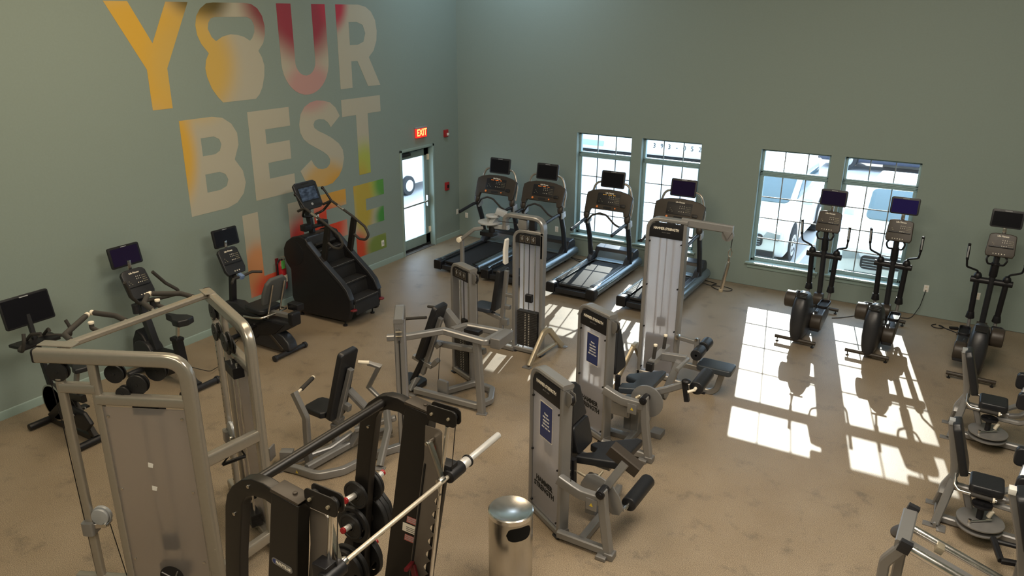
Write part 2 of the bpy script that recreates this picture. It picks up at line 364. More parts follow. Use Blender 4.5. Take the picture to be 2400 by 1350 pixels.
LET = [('letter_y', [(-7.71, 4.855), (-7.38, 4.855), (-7.1, 4.33), (-6.82, 4.855), (-6.47, 4.855), (-6.93, 4.0), (-6.93, 3.467), (-7.24, 3.467), (-7.24, 4.0)], []),
 ('letter_u', [(-4.87, 4.855), (-4.57, 4.855), (-4.57, 3.94)] + arc(-4.345, 3.97, .225, 180, 360, 10)[1:] + [(-4.12, 4.855), (-3.81, 4.855), (-3.81, 3.97)] + arc(-4.34, 3.97, .53, 0, -180, 18)[1:], []),
 ('letter_r', [(-3.56, 4.855), (-2.99, 4.855), (-2.8, 4.82), (-2.66, 4.74), (-2.56, 4.6), (-2.53, 4.42), (-2.55, 4.25), (-2.64, 4.08), (-2.78, 3.97), (-2.5, 3.467), (-2.84, 3.467), (-3.09, 3.92), (-3.25, 3.92), (-3.255, 3.467), (-3.56, 3.467)],
  [[(-3.26, 4.57), (-3.05, 4.57), (-2.9, 4.52), (-2.84, 4.38), (-2.9, 4.24), (-3.05, 4.19), (-3.26, 4.19)]]),
 ('letter_b', [(-6.86, 3.284), (-6.3, 3.284), (-6.12, 3.25), (-5.97, 3.15), (-5.88, 3.0), (-5.88, 2.82), (-5.98, 2.61), (-5.85, 2.42), (-5.82, 2.23), (-5.88, 2.07), (-6.02, 1.95), (-6.21, 1.9), (-6.86, 1.9)],
  [[(-6.54, 3.0), (-6.31, 3.0), (-6.22, 2.95), (-6.19, 2.87), (-6.23, 2.78), (-6.32, 2.74), (-6.54, 2.74)], [(-6.54, 2.47), (-6.28, 2.47), (-6.18, 2.42), (-6.14, 2.33), (-6.18, 2.24), (-6.3, 2.2), (-6.54, 2.2)]]),
 ('letter_e', [(-5.65, 3.284), (-4.8, 3.284), (-4.8, 2.985), (-5.33, 2.985), (-5.33, 2.755), (-4.84, 2.755), (-4.84, 2.455), (-5.33, 2.455), (-5.33, 2.2), (-4.8, 2.2), (-4.8, 1.9), (-5.65, 1.9)], []),
 ('letter_s', [(-3.63, 3.02), (-3.72, 3.17), (-3.85, 3.27), (-4.0, 3.31), (-4.16, 3.33), (-4.31, 3.31), (-4.45, 3.25), (-4.55, 3.14), (-4.6, 2.98), (-4.59, 2.84), (-4.53, 2.73), (-4.42, 2.64), (-4.28, 2.56), (-4.1, 2.46), (-3.99, 2.38), (-3.94, 2.3), (-3.96, 2.22), (-4.03, 2.17), (-4.14, 2.16), (-4.25, 2.19), (-4.33, 2.26), (-4.39, 2.36), (-4.66, 2.21), (-4.58, 2.05), (-4.45, 1.94), (-4.28, 1.88), (-4.1, 1.86), (-3.92, 1.88), (-3.75, 1.98), (-3.65, 2.1), (-3.59, 2.28), (-3.61, 2.43), (-3.7, 2.55), (-3.87, 2.67), (-4.02, 2.75), (-4.17, 2.82), (-4.26, 2.88), (-4.28, 2.94), (-4.24, 3.0), (-4.14, 3.02), (-4.02, 3.0), (-3.93, 2.94), (-3.87, 2.85)], []),
 ('letter_t', [(-3.57, 3.284), (-2.53, 3.284), (-2.53, 2.99), (-2.895, 2.99), (-2.895, 1.9), (-3.21, 1.9), (-3.21, 2.99), (-3.57, 2.99)], []),
 ('letter_l', [(-5.96, 1.721), (-5.65, 1.721), (-5.65, .64), (-5.17, .64), (-5.17, .35), (-5.96, .35)], []),
 ('letter_i', [(-5.01, 1.721), (-4.70, 1.721), (-4.70, .35), (-5.01, .35)], []),
 ('letter_f', [(-4.43, 1.721), (-3.61, 1.721), (-3.61, 1.435), (-4.13, 1.435), (-4.13, 1.155), (-3.62, 1.155), (-3.62, .86), (-4.13, .86), (-4.13, .35), (-4.43, .35)], []),
 ('letter_e', [(-3.4, 1.721), (-2.55, 1.721), (-2.55, 1.425), (-3.08, 1.425), (-3.08, 1.2), (-2.58, 1.2), (-2.58, .905), (-3.08, .905), (-3.08, .65), (-2.55, .65), (-2.55, .35), (-3.4, .35)], [])]
KO = [(-6.39, 4.55), (-6.36, 4.67), (-6.28, 4.77), (-6.17, 4.84), (-6.05, 4.855), (-5.5, 4.855), (-5.36, 4.84), (-5.25, 4.78), (-5.17, 4.67), (-5.14, 4.53), (-5.15, 4.4), (-5.2, 4.28), (-5.31, 4.17), (-5.25, 4.07), (-5.22, 3.95), (-5.24, 3.8), (-5.3, 3.63), (-5.37, 3.53), (-5.45, 3.467), (-6.07, 3.467), (-6.15, 3.55), (-6.24, 3.68), (-6.3, 3.85), (-6.31, 3.97), (-6.28, 4.08), (-6.22, 4.17), (-6.33, 4.3), (-6.38, 4.42)]
KH = [(-6.19, 4.5), (-6.17, 4.58), (-6.12, 4.64), (-6.05, 4.66), (-5.47, 4.66), (-5.38, 4.62), (-5.34, 4.53), (-5.35, 4.44), (-5.4, 4.36), (-5.45, 4.32), (-5.56, 4.38), (-5.68, 4.41), (-5.8, 4.42), (-5.95, 4.39), (-6.07, 4.33), (-6.14, 4.39)]
LET.append(('kettlebell_letter', KO, [KH]))
for nm, pl, hs in LET:
    m = MB(0); m.prism(pl, (.0015, 0, 0), (0, 1, 0), (0, 0, 1), .002, 0, hs); m.out(nm, 'mural', mu)
# ---- wall fixtures
e = T('exit_sign', 'red lit EXIT sign mounted above the door', 'exit sign', (0, -1.36, 2.455))
m = MB(.004); m.box((.035, 0, .105), (.06, .36, .03)); m.out('mounting_canopy', 'lsilver', e)
m = MB(.006); m.box((.035, 0, 0), (.045, .34, .19)); m.out('sign_housing', mat('red_sign_glow', (.5, .02, .02), .3, emis=(1, .03, .02), es=.75), e)
text('exit_lettering', 'EXIT', mat('lit_exit_letters', (.9, .3, .1), .4, emis=(1, .35, .10), es=2.2), .19, (.0585, 0, 0), (0, 1, 0), (0, 0, 1), e, .001, xs=.82, bold=.004)
e = T('fire_alarm_strobe', 'red fire alarm strobe high on the wall right of the exit sign', 'fire alarm', (0, -.48, 2.33))
m = MB(.006); m.box((.02, 0, 0), (.04, .13, .15)); m.out('alarm_body', 'red', e); m = MB(.004); m.box((.05, .03, -.02), (.03, .05, .05)); m.out('strobe_lens', 'white', e)
e = T('fire_alarm_pull_station', 'red fire alarm pull box on the wall beside the door', 'fire alarm', (0, -.48, 1.2))
m = MB(.006); m.box((.02, 0, 0), (.045, .12, .17)); m.out('alarm_body', 'red', e); m = MB(.004); m.box((.05, .0, 0), (.02, .05, .07)); m.out('pull_handle', 'black', e)
def plate(nm, lab, loc, face, cat='outlet', holes=2):
    e = T(nm, lab, cat, loc, 90 if face == 'x' else 0, None)
    m = MB(.003); m.box((0, -.004, 0), (.075, .008, .118)); m.out('cover_plate', 'white', e)
    for z in ((-.026, .026) if holes == 2 else (0,)):
        m = MB(.001); m.box((0, -.009, z), (.032, .003, .03 if holes == 2 else .05)); m.out('socket' if holes == 2 else 'switch_paddle', 'cream' if holes == 2 else 'lsilver', e)
    return e
plate('wall_outlet', 'white outlet plate low on the left wall in the corner behind the first treadmill', (0, -.085, .55), 'x')
plate('wall_outlet', 'ivory outlet plate on the window wall nearest the room corner', (.195, 0, .475), 'y')
plate('wall_outlet', 'white outlet between the second treadmill and the first window', (2.46, 0, .486), 'y')
plate('wall_outlet', 'white outlet with a black cord plugged in, right of the fourth window', (9.378, 0, .479), 'y')
plate('wall_outlet', 'white outlet behind the rightmost elliptical trainer', (10.117, 0, .488), 'y')
plate('wall_outlet', 'white outlet at the far right edge of the window wall', (10.85, 0, .49), 'y')
plate('wall_outlet', 'ivory wall plate on the green foot of the mural letter E', (0, -2.66, .457), 'x', holes=1)
plate('wall_outlet', 'white wall plate behind the stair climber console', (0, -4.36, 1.36), 'x', holes=1)
# ================= cardio machines
X, Y, Z = V((1, 0, 0)), V((0, 1, 0)), V((0, 0, 1))
def tv(par, c, w, h, tilt, scr='screen', name='television'):
    # flat monitor facing -y, tilted back by 'tilt' degrees
    up = V((0, math.sin(R(tilt)), math.cos(R(tilt)))); nz = X.cross(up)
    m = MB(.006); m.prism(rrect(w, h, .03), c, X, up, .035); m.ell(V(c) - nz * .02, (w * .3, .03, h * .3)); o = m.out(name, 'char', par)
    m = MB(0); m.prism(rrect(w * .88, h * .80, .008), V(c) + nz * .0185 - up * h * .02, X, up, .002); m.out('screen', scr, o)
    m = MB(0); m.prism(rrect(w * .22, h * .035, .003), V(c) + nz * .0186 + up * h * .435, X, up, .002); m.out('maker_mark', 'lsilver', o)
    return o
def keypad(par, o, ux, uy, led=None, w=.36, h=.2):
    # console print: keys, dots, display, laid on plane through o
    nz = V(ux).cross(V(uy)).normalized(); o = V(o) + nz * .001
    def put(nm, mt, rects):
        m = MB(0)
        for x, y, a, b in rects: m.prism(rrect(a, b, min(a, b) * .3, 2), o + V(ux) * x + V(uy) * y, ux, uy, .002)
        m.out(nm, mt, par)
    put('keypad', 'key', [(w * (.29 + .055 * i), h * (.2 - .14 * j), .008, .007) for i in range(4) for j in range(4)])
    put('selector_buttons', 'lcd', [(w * (.02 + .09 * i), h * (-.22), .012, .012) for i in range(3)] + [(w * (.02 + .09 * i), h * (.22 - .16 * j), .006, .014) for i in range(3) for j in range(2)])
    put('program_buttons', 'key', [(w * (-.42 + .05 * i), h * (-.25 + .12 * ((i * 2) % 3)), .008, .008) for i in range(4)])
    text('maker_lettering', 'Life Fitness', 'lcd', h * .17, o + V(uy) * h * .52, ux, uy, par, .001, xs=1.0, bold=.001)
    if led:
        mt = led
        put('led_display', mt, [(w * (-.27 + .058 * i), h * .37 - .0, .013, .010) for i in range(10) if i not in (3, 7)])
def treadmill(loc, label, led, extra=False):
    t = T('treadmill', label, 'treadmill', loc, 0, 'treadmills facing the windows')
    ln = 2.17
    m = MB(.01)  # frame between rails
    m.box((0, 1.05, .12), (.78, 1.9, .07)); m.box((0, .03, .115), (.60, .05, .09)); m.box((0, 1.9, .1), (.7, .3, .08)); m.out('deck_frame', 'char', t)
    for x, y in ((-.3, .25), (.3, .25), (-.3, 1.9), (.3, 1.9)): m = MB(.003); m.cyl((x, y, 0), (x, y, .09), .022); m.cyl((x, y, 0), (x, y, .02), .035); m.out('levelling_foot', 'black', t)
    for s in (-1, 1):
        prof = [(.085 * math.cos(R(a)) * (1 if math.cos(R(a)) * s > 0 else .45), .092 * math.sin(R(a))) for a in range(0, 360, 20)]
        m = MB(0); m.sweep([(s * .40, .12, .165), (s * .40, 2.10, .185), (s * .40, 2.16, .18)], prof, X); o = m.out('side_rail', 'tsilver', t)
        m = MB(.002); m.box((s * .355, .9, .242), (.12, 1.45, .012), rot=(.3, 0, 0))
        for i in range(34): m.box((s * .355, .22 + i * .042, .2505 + i * .0002), (.10, .014, .005), bev=0)
        m.out('foot_rail', 'char', o)
        m = MB(.022, 3); m.prism([(-.085, -.1), (.085, -.1), (.085, .07), (.06, .085), (-.06, .085), (-.085, .07)], (s * .39, .05, .165), X, Z, .15); m.out('end_cap', 'black', t)
        m = MB(.002); m.box((s * .477, .20, .2), (.003, .09, .035)); m.out('maker_plate', 'lsilver', o)
    m = MB(.012); m.box((0, .93, .205), (.56, 1.62, .028)); m.cyl((-.28, .13, .19), (.28, .13, .19), .03); m.out('running_belt', 'rubber', t)
    m = MB(.02, 3)
    m.prism([(1.72, .12), (1.60, .225), (1.78, .235), (1.90, .43), (2.10, .45), (2.17, .38), (2.17, .12)], (0, 0, 0), Y, Z, .80); m.out('motor_cover', 'char', t)
    m = MB(.015, 3); m.prism([(1.64, .232), (1.79, .245), (1.90, .385), (1.88, .39), (1.77, .262), (1.64, .25)], (0, 0, 0), Y, Z, .62); m.out('hood_lip', 'tsilver', t)
    for s in (-1, 1):
        prof = [(.042 * math.cos(R(a)), .062 * math.sin(R(a))) for a in range(0, 360, 24)]
        m = MB(0); m.sweep([(s * .405, 1.72, .2), (s * .405, 1.60, .75), (s * .415, 1.45, 1.12)], prof, X); m.out('upright', 'char', t)
        m = MB(.012, 3); m.prism([(1.5, .23), (1.83, .24), (1.72, .40), (1.64, .36)], (s * .375, 0, 0), Y, Z, .10); m.out('upright_foot', 'char', t)
        m = MB(0); m.sweep(fillet([(s * .41, 1.52, 1.08), (s * .41, 1.30, 1.09), (s * .40, .78, 1.03 if s > 0 else 1.03)], .08), [(.026 * math.cos(R(a)), .033 * math.sin(R(a))) for a in range(0, 360, 24)], X); o = m.out('side_handrail', 'char', t)
        m = MB(.01); m.box((s * .413, 1.50, 1.07), (.10, .15, .12), rot=(12, 0, 0)); m.out('handrail_joint', 'lsilver', t)
        m = MB(0); m.ell((s * .41, 1.44, 1.19), (.062, .045, .095), (-20, 0, 0)); m.out('cup_pocket', 'brownblk', t)
    pts = [(-.38, 1.42, 1.06), (-.25, 1.33, 1.20), (-.08, 1.30, 1.27), (.05, 1.31, 1.24), (.2, 1.35, 1.08), (.28, 1.4, 1.02), (.40, 1.46, 1.07)]
    m = MB(0); m.tube(pts, .018, .08, 10); m.out('crossbar_grip', 'grip', t)
    # console panel plane
    up = nrm((0, .42, 1)); o0 = V((0, 1.51, 1.44)); nz = X.cross(up)
    poly = [(-.45, .14), (-.36, .19), (-.2, .225), (0, .235), (.2, .225), (.36, .19), (.455, .14), (.455, .05), (.445, -.2), (.42, -.24), (.35, -.24), (.325, -.155), (-.325, -.155), (-.35, -.24), (-.42, -.24), (-.445, -.2), (-.455, .05)]
    m = MB(.012, 3); m.prism(poly, o0, X, up, .07); c = m.out('console', 'brownblk', t)
    m = MB(.003); m.prism(rrect(.46, .22, .02), o0 + nz * .036 + up * .045, X, up, .004); m.out('display_panel', 'black', c)
    keypad(c, o0 + nz * .0385 + up * .045, X, up, led, .44, .22)
    for x, r, mt in ((-.20, .021, 'orange'), (.16, .014, 'orange')):
        m = MB(.004); m.cyl(o0 + X * x - up * .11 + nz * .03, o0 + X * x - up * .11 + nz * .05, r); m.out('start_button' if x > 0 else 'stop_button', mt, c)
    m = MB(.003); m.prism(rrect(.16, .045, .02), o0 - up * .115 + nz * .036, X, up, .005); m.out('heart_rate_slot', 'gap', c)
    m = MB(.01); m.prism(rrect(.10, .06, .015), o0 + X * .30 - up * .05 + nz * .045, X, up, .02); m.out('phone_holder', 'black', c)
    m = MB(0); m.tube([(-.40, 1.60, 1.50), (-.33, 1.66, 1.78), (.33, 1.66, 1.78), (.43, 1.62, 1.45), (.43, 1.55, 1.2)], .021, .16, 12); m.out('monitor_arch', 'champ', t)
    tv(t, (0, 1.66, 1.84), .47, .31, 10, 'screen' if not extra else 'screenp')
    return t
M['led2'] = mat('yellow_orange_led', (.2, .1, .01), .5, emis=(1, .5, .05), es=1.0)
treadmill((1.545, -2.43, 0), 'treadmill nearest the room corner, lit orange display, dark belt', 'led')
treadmill((2.625, -2.43, 0), 'treadmill second from the corner, red lit display, mostly behind the fly machine tower', 'led')
treadmill((4.005, -2.43, 0), 'treadmill in front of the first window, its whole deck lit by the sun', 'led2')
treadmill((5.36, -2.43, 0), 'treadmill partly hidden behind the tall pulldown tower, purplish screen and no lit display', None, True)
def elliptical(loc, rz, label, scr, sx=1):
    t = T('elliptical_trainer', label, 'elliptical trainer', loc, rz, 'elliptical trainers')
    for y, w, nm in ((0, .30, 'rear_base_bar'), (1.67, .30, 'front_base_bar')):
        m = MB(.004); m.cyl((-w, y, .075), (w, y, .075), .028); o = m.out(nm, 'brownblk', t)
        for s in (-1, 1): m = MB(.003); m.cyl((s * .26, y, 0), (s * .26, y, .06), .008); m.cyl((s * .26, y, 0), (s * .26, y, .015), .024); m.out('levelling_foot', 'black', o)
    m = MB(.01); m.box((0, .85, .085), (.10, 1.66, .06)); m.out('base_beam', 'char', t)
    m = MB(0)
    rings = [(.07, -.03, .70, .085), (.18, -.07, .72, .115), (.32, -.085, .66, .124), (.46, -.07, .58, .124), (.58, -.045, .50, .12), (.68, .0, .43, .105), (.75, .06, .36, .08), (.79, .13, .27, .045), (.80, .19, .21, .01)]
    b = bmesh.new(); rg = []
    for z_, y0_, y1_, hx in rings:
        cy_, ry = (y0_ + y1_) / 2, (y1_ - y0_) / 2; ring = []
        for i in range(28):
            a = 2 * PI * i / 28; ex = .55; ca, sa = math.cos(a), math.sin(a)
            ring.append(b.verts.new((hx * math.copysign(abs(ca) ** ex, ca), cy_ + ry * math.copysign(abs(sa) ** ex, sa), z_)))
        rg.append(ring)
    for A_, B_ in zip(rg, rg[1:]):
        for i in range(28): b.faces.new((A_[i], A_[(i + 1) % 28], B_[(i + 1) % 28], B_[i]))
    b.faces.new(rg[0][::-1]); b.faces.new(rg[-1]); m._merge(b, 0); h = m.out('drive_housing', 'char', t)
    m = MB(.002)
    for i in range(4): m.box((0, .02 + .03 * i, .765 + .012 * i - .01), (.15, .008, .02), bev=0)
    m.out('cooling_vent', 'gap', h)
    for s, zc, yc in ((-1 * sx, .50, .33), (sx, .28, .40)):
        m = MB(.02, 3); m.cyl((s * .12, yc, zc + .1 * (s * sx < 0)), (s * .28, yc, zc + .1 * (s * sx < 0)), .13, n=32); m.out('crank_cover', 'brownblk', t)
    m = MB(.02, 3); m.prism([(.30, .15), (.30, .36), (.62, .42), (.95, .36), (.95, .24), (.5, .13)], (sx * .2, 0, 0), Y, Z, .14); m.out('link_arm_cover', 'char', t)
    m = MB(.006); m.cyl((-.07, 1.42, .30), (.07, 1.42, .30), .11, n=28); m.out('pivot_disc', 'brownblk', t)
    m = MB(0); m.sweep([(0, 1.50, .09), (0, 1.42, .6), (0, 1.33, 1.22), (0, 1.28, 1.5)], [(.042 * math.cos(R(a)), .05 * math.sin(R(a))) for a in range(0, 360, 24)], X); m.out('center_mast', 'char', t)
    m = MB(.008, 3); m.cyl((0, 1.335, 1.17), (0, 1.295, 1.38), .055); m.out('mast_collar', 'black', t)
    m = MB(.01, 3); m.cyl((-.27, 1.36, 1.075), (.27, 1.36, 1.075), .047); m.out('crossbar', 'black', t)
    for s in (-1, 1):
        m = MB(.004); m.tube([(s * .185, 1.36, 1.06), (s * .172, 1.40, .52)], .04, 0, 14); m.cyl((s * .172, 1.40, .56), (s * .172, 1.41, .46), .045, .062); m.out('swing_arm', 'black', t)
        m = MB(0); m.tube([(s * .172, 1.40, .5), (s * .165, 1.38, .30), (s * .165, 1.2, .25 + .08 * (s * sx < 0))], .024, .05, 10); m.out('lower_link', 'dsilver', t)
        m = MB(0); m.tube([(s * .165, 1.28, .27 + .08 * (s * sx < 0)), (s * .165, .42, .42 + .16 * (s * sx < 0))], .024, 0, 10); m.out('pedal_arm', 'char', t)
        m = MB(0); m.ell((s * .185, 1.36, 1.13), (.055, .055, .065)); m.out('arm_pivot_cap', 'black', t)
        yo = .04 * s * sx
        m = MB(0); m.tube([(s * .185, 1.36, 1.15), (s * .20, 1.32, 1.22), (s * .345, 1.24 - yo, 1.29), (s * .36, 1.18 - yo, 1.42)], .015, .06, 10); hb = m.out('moving_handlebar', 'black', t)
        m = MB(.004); m.tube([(s * .358, 1.19 - yo, 1.41), (s * .365, 1.13 - yo, 1.66)], .021, 0, 12); m.out('hand_grip', 'black', hb)
        m = MB(.002); m.box((s * .363, 1.147 - yo, 1.54), (.02, .036, .18), rot=(14, 0, 0)); m.out('pulse_sensor', 'lsilver', hb)
        pz, py = (.50, .78) if s * sx < 0 else (.40, .86)
        m = MB(.01, 3)
        out = rrect(.155, .36, .05); inn = rrect(.125, .33, .04)
        m.prism(out, (s * .195, py, pz + .02), X, Y, .05, .008, [inn]); m.prism(rrect(.14, .345, .04), (s * .195, py, pz + .005), X, Y, .02); m.out('foot_pedal', 'black', t)
    m = MB(0); m.tube([(-.075, 1.27, 1.52), (-.13, 1.17, 1.47), (-.10, 1.2, 1.38), (0, 1.27, 1.36), (.10, 1.2, 1.38), (.14, 1.17, 1.47), (.075, 1.27, 1.52)], .014, .05, 10); m.out('fixed_grip_loop', 'black', t)
    up = nrm((0, .35, 1)); nz = X.cross(up); o0 = V((.02, 1.27, 1.65))
    m = MB(.012, 3); m.prism([(-.155, .155), (-.10, .17), (.10, .17), (.155, .155), (.17, .14), (.185, -.12), (.165, -.165), (-.165, -.165), (-.185, -.12), (-.17, .14)], o0, X, up, .07); c = m.out('console', 'brownblk', t)
    keypad(c, o0 + nz * .036 + up * .03, X, up, None, .30, .19)
    m = MB(.004); m.prism(rrect(.31, .018, .006), o0 - up * .025 + nz * .045, X, up, .03); m.out('reading_rack', 'black', c)
    m = MB(0)
    for i in range(5): m.cyl(o0 + X * (-.08 + .035 * i) - up * (.125) + nz * .035, o0 + X * (-.08 + .035 * i) - up * .125 + nz * .04, .007, n=8)
    m.out('control_buttons', 'lcd', c)
    m = MB(.004); m.box((.02, 1.37, 1.82), (.05, .03, .14)); m.out('monitor_bracket', 'steel', t)
    tv(t, (.02, 1.375, 2.02), .40, .26, 6, scr)
    return t
elliptical((7.815, -2.37, 0), -2, 'elliptical trainer left of the window pair gap, dark screen against the third window', 'screenp')
M['screenv'] = mat('violet_lit_screen', (.01, .008, .03), .15, emis=(.008, .004, .045), es=.6, spec=.2)
elliptical((8.83, -2.36, 0), -2.2, 'elliptical trainer in front of the fourth window with a violet screen', 'screenv')
elliptical((10.165, -2.45, 0), -2, 'elliptical trainer farthest right against bare wall with a black screen', 'screen', -1)
# ---- stair climber (room coordinates)
t = TW('stair_climber', 'black stair climbing machine with a touch screen in front of the mural letters', 'stair climber', (1.0, -5.09, 0))
side = [(.50, .06), (.40, .30), (.42, .78), (.33, .88), (.29, 1.0), (.30, 1.12), (.37, 1.24), (.50, 1.33), (.66, 1.375), (.80, 1.35), (.86, 1.27), (1.18, .97), (1.50, .72), (1.62, .60), (1.68, .46), (1.68, .30), (1.62, .12), (1.5, .09)]
for y in (-5.42, -4.765):
    m = MB(.028, 4); m.prism(side, (0, y, 0), X, Z, .085); o = m.out('side_panel', 'black', t)
    m = MB(.012, 3); m.prism([(.84, 1.30), (1.18, 1.00), (1.50, .75), (1.62, .63), (1.69, .47), (1.66, .46), (1.59, .59), (1.48, .70), (1.16, .95), (.82, 1.25)], (0, y, 0), X, Z, .10); m.out('side_trim', 'char', o)
    s = -1 if y < -5 else 1
    m = MB(.006); m.cyl((.53, y + s * .02, 1.08), (.53, y + s * .047, 1.08), .21, n=40); m.out('round_cover', 'black', o)
m = MB(.03, 3); m.prism([(.42, .2), (.34, .9), (.31, 1.08), (.45, 1.3), (.66, 1.35), (.74, 1.34), (.82, 1.22), (.80, 1.1), (.7, .3)], (0, -5.09, 0), X, Z, .58); m.out('rear_housing', 'char', t)
m = MB(.01); m.box((.86, -5.09, 1.205), (.05, .44, .08), rot=(0, 40, 0)); m.out('step_intake_slot', 'gap', t)
for i in range(4):
    xx, zz = .86 + .235 * i, 1.13 - .235 * i
    m = MB(.006); m.box((xx + .01, -5.09, zz), (.26, .56, .03)); m.box((xx + .125, -5.09, zz - .11), (.02, .56, .22), rot=(0, -8, 0)); st = m.out('step', 'rubber', t)
    m = MB(0)
    for k in range(14): m.box((xx + .13, -5.335 + .0375 * k, zz + .0165), (.014, .024, .004), bev=0)
    m.out('tread_nosing', 'dsilver', st)
for x, y in ((1.5, -5.42), (1.5, -4.76), (.55, -5.42), (.55, -4.76)): m = MB(.003); m.cyl((x, y, 0), (x, y, .12), .012); m.cyl((x, y, 0), (x, y, .025), .035); m.out('levelling_foot', 'black', t)
for y, s in ((-5.38, -1), (-4.78, 1)):
    m = MB(.012, 3); m.rt([(1.08, y, .93), (1.24, y, 1.60)], .06, .095, Y); m.out('handrail_post', 'blkpaint', t)
    m = MB(0); m.tube([(.60, y + s * -.02, 1.75), (.77, y, 1.83), (.98, y, 1.735), (1.21, y, 1.63), (1.46, y, 1.49), (1.54, y, 1.36), (1.46, y, 1.27), (1.33, y, 1.265), (1.20, y, 1.34)], .021, .09, 12); hr = m.out('handrail', 'grip', t)
    m = MB(0); m.tube([(.77, y, 1.83), (.66, y, 1.96), (.60, y, 2.02)], .019, .04, 10); m.ell((.595, y, 2.02), (.028, .028, .028)); m.out('joystick_handle', 'black', t)
    m = MB(.002); m.cyl((.91, y, 1.766), (1.03, y, 1.713), .0225); m.out('pulse_sensor', 'steel', hr)
    m = MB(.012, 3); m.prism(rrect(.17, .10, .045), (1.66, y + s * .03 , .30), X, Y, .03); m.out('side_pedal', 'dred', t)
m = MB(0); m.tube([(.77, -4.78, 1.83), (.64, -4.85, 1.66), (.58, -5.08, 1.60), (.64, -5.31, 1.66), (.77, -5.38, 1.83)], .02, .08, 10); m.out('front_crossbar', 'blkpaint', t)
m = MB(.01); m.bar((.60, -5.08, 1.28), (.50, -5.08, 1.80), .10, .06, Y); m.out('console_mast', 'black', t)
for y in (-5.28, -4.90): m = MB(.01); m.box((.66, y, 1.47), (.12, .14, .10)); m.box((.66, y, 1.523), (.09, .10, .006)); m.out('cup_holder', 'black', t)
m = MB(.006); m.box((.66, -5.09, 1.45), (.10, .3, .04)); m.out('tray', 'black', t)
up = nrm((-.42, 0, 1)); ux = Y; o0 = V((.52, -5.04, 1.93)); nz = ux.cross(up)
m = MB(.018, 3); m.prism([(-.25, .20), (-.19, .235), (.19, .235), (.25, .20), (.235, -.18), (.18, -.225), (-.18, -.225), (-.235, -.18)], o0, ux, up, .05); c = m.out('console', 'char', t)
m = MB(.003); m.prism(rrect(.40, .25, .01), o0 + nz * .026 + up * .03, ux, up, .004); m.out('screen_bezel', 'black', c)
def stormy():
    m_, t_, p_ = nt('blue_grey_screen_picture'); n = t_.nodes.new('ShaderNodeTexNoise'); n.inputs['Scale'].default_value = 4; n.inputs['Detail'].default_value = 6
    r = t_.nodes.new('ShaderNodeValToRGB'); e = r.color_ramp.elements; e[0].position = .35; e[0].color = (.012, .022, .04, 1); e[1].position = .75; e[1].color = (.12, .17, .23, 1)
    t_.links.new(n.outputs['Fac'], r.inputs[0]); t_.links.new(r.outputs[0], p_.inputs['Emission Color']); p_.inputs['Emission Strength'].default_value = .45; p_.inputs['Base Color'].default_value = (.01, .01, .015, 1); p_.inputs['Roughness'].default_value = .2; return m_
m = MB(0); m.prism(rrect(.36, .21, .005), o0 + nz * .029 + up * .03, ux, up, .002); m.out('screen', stormy(), c)
m = MB(.006); m.prism(rrect(.17, .02, .009), o0 + nz * .026 + up * .20, ux, up, .006); m.out('handle_slot', 'gap', c)
m = MB(.003); m.cyl(o0 + nz * .02 - up * .145, o0 + nz * .032 - up * .145, .022); m.out('control_knob', 'lsilver', c)
m = MB(0); m.tube([(1.0, -5.0, .0), (.42, -5.5, .02), (.25, -5.6, .03), (.12, -5.45, .2), (.03, -5.42, .42)], .006, .1, 6); LOC()
# ---- recumbent bike
t = TW('recumbent_bike', 'black recumbent exercise bike with grey backrest beside the stair climber', 'exercise bike', (1.0, -6.67, 0))
yc = -6.67
m = MB(.03, 4); m.prism([(.34, .62), (.62, .645), (.86, .555), (1.2, .52), (1.70, .56), (1.74, .50), (1.62, .42), (1.44, .33), (1.53, .30), (1.62, .22), (1.66, .10), (1.45, .05), (.75, .05), (.55, .12), (.42, .35)], (0, yc, 0), X, Z, .17); b = m.out('drive_housing', 'char', t)
for s in (-1, 1):
    m = MB(.01); m.prism([(.66, .50), (1.60, .50), (1.40, .33), (1.2, .26), (.8, .2), (.6, .3)], (0, yc + s * .09, 0), X, Z, .03); m.out('side_shell', 'black', b)
    m = MB(.004); m.bar((1.12, yc + s * .09, .42), (1.52, yc + s * .09, .09), .05, .012, Y); m.out('accent_strip', 'brownblk', b)
m = MB(.02, 3); m.cyl((.9, yc - .11, .3), (.9, yc + .11, .3), .16, n=32); m.out('crank_cover', 'black', t)
for s, a in ((-1, 40), (1, 220)):
    e = V((.9 + .15 * math.cos(R(a)), yc + s * .13, .3 + .15 * math.sin(R(a))))
    m = MB(.004); m.bar((.9, yc + s * .12, .3), e, .035, .02, Y); m.out('crank_arm', 'dsilver', t)
    m = MB(.008); m.box(e + Y * s * .06, (.10, .10, .03)); m.out('pedal', 'black', t)
m = MB(.01, 3); m.bar((1.0, yc, .60), (1.66, yc, .62), .06, .07, Y); m.out('seat_rail', 'dsilver', t); m = MB(.03, 4); m.box((1.72, yc, .60), (.10, .17, .20), bev=.03); m.out('rail_end_cap', 'black', t)
m = MB(.005); m.cyl((1.57, yc - .29, .05), (1.57, yc + .29, .05), .034); 
for s in (-1, 1): m.cyl((1.57, yc + s * .27, .048), (1.57, yc + s * .31, .048), .046)
m.out('rear_base_bar', 'char', t)
m = MB(.005); m.cyl((.45, yc - .25, .05), (.45, yc + .25, .05), .034); m.out('front_base_bar', 'char', t)
m = MB(.012, 3); m.rt([(.44, yc, .60), (.50, yc, 1.05), (.47, yc, 1.15)], .09, .075, Y); m.out('console_mast', 'black', t)
up = nrm((-.5, 0, 1)); ux = nrm((0, 1, 0)); o0 = V((.47, yc + .03, 1.24)); nz = ux.cross(up)
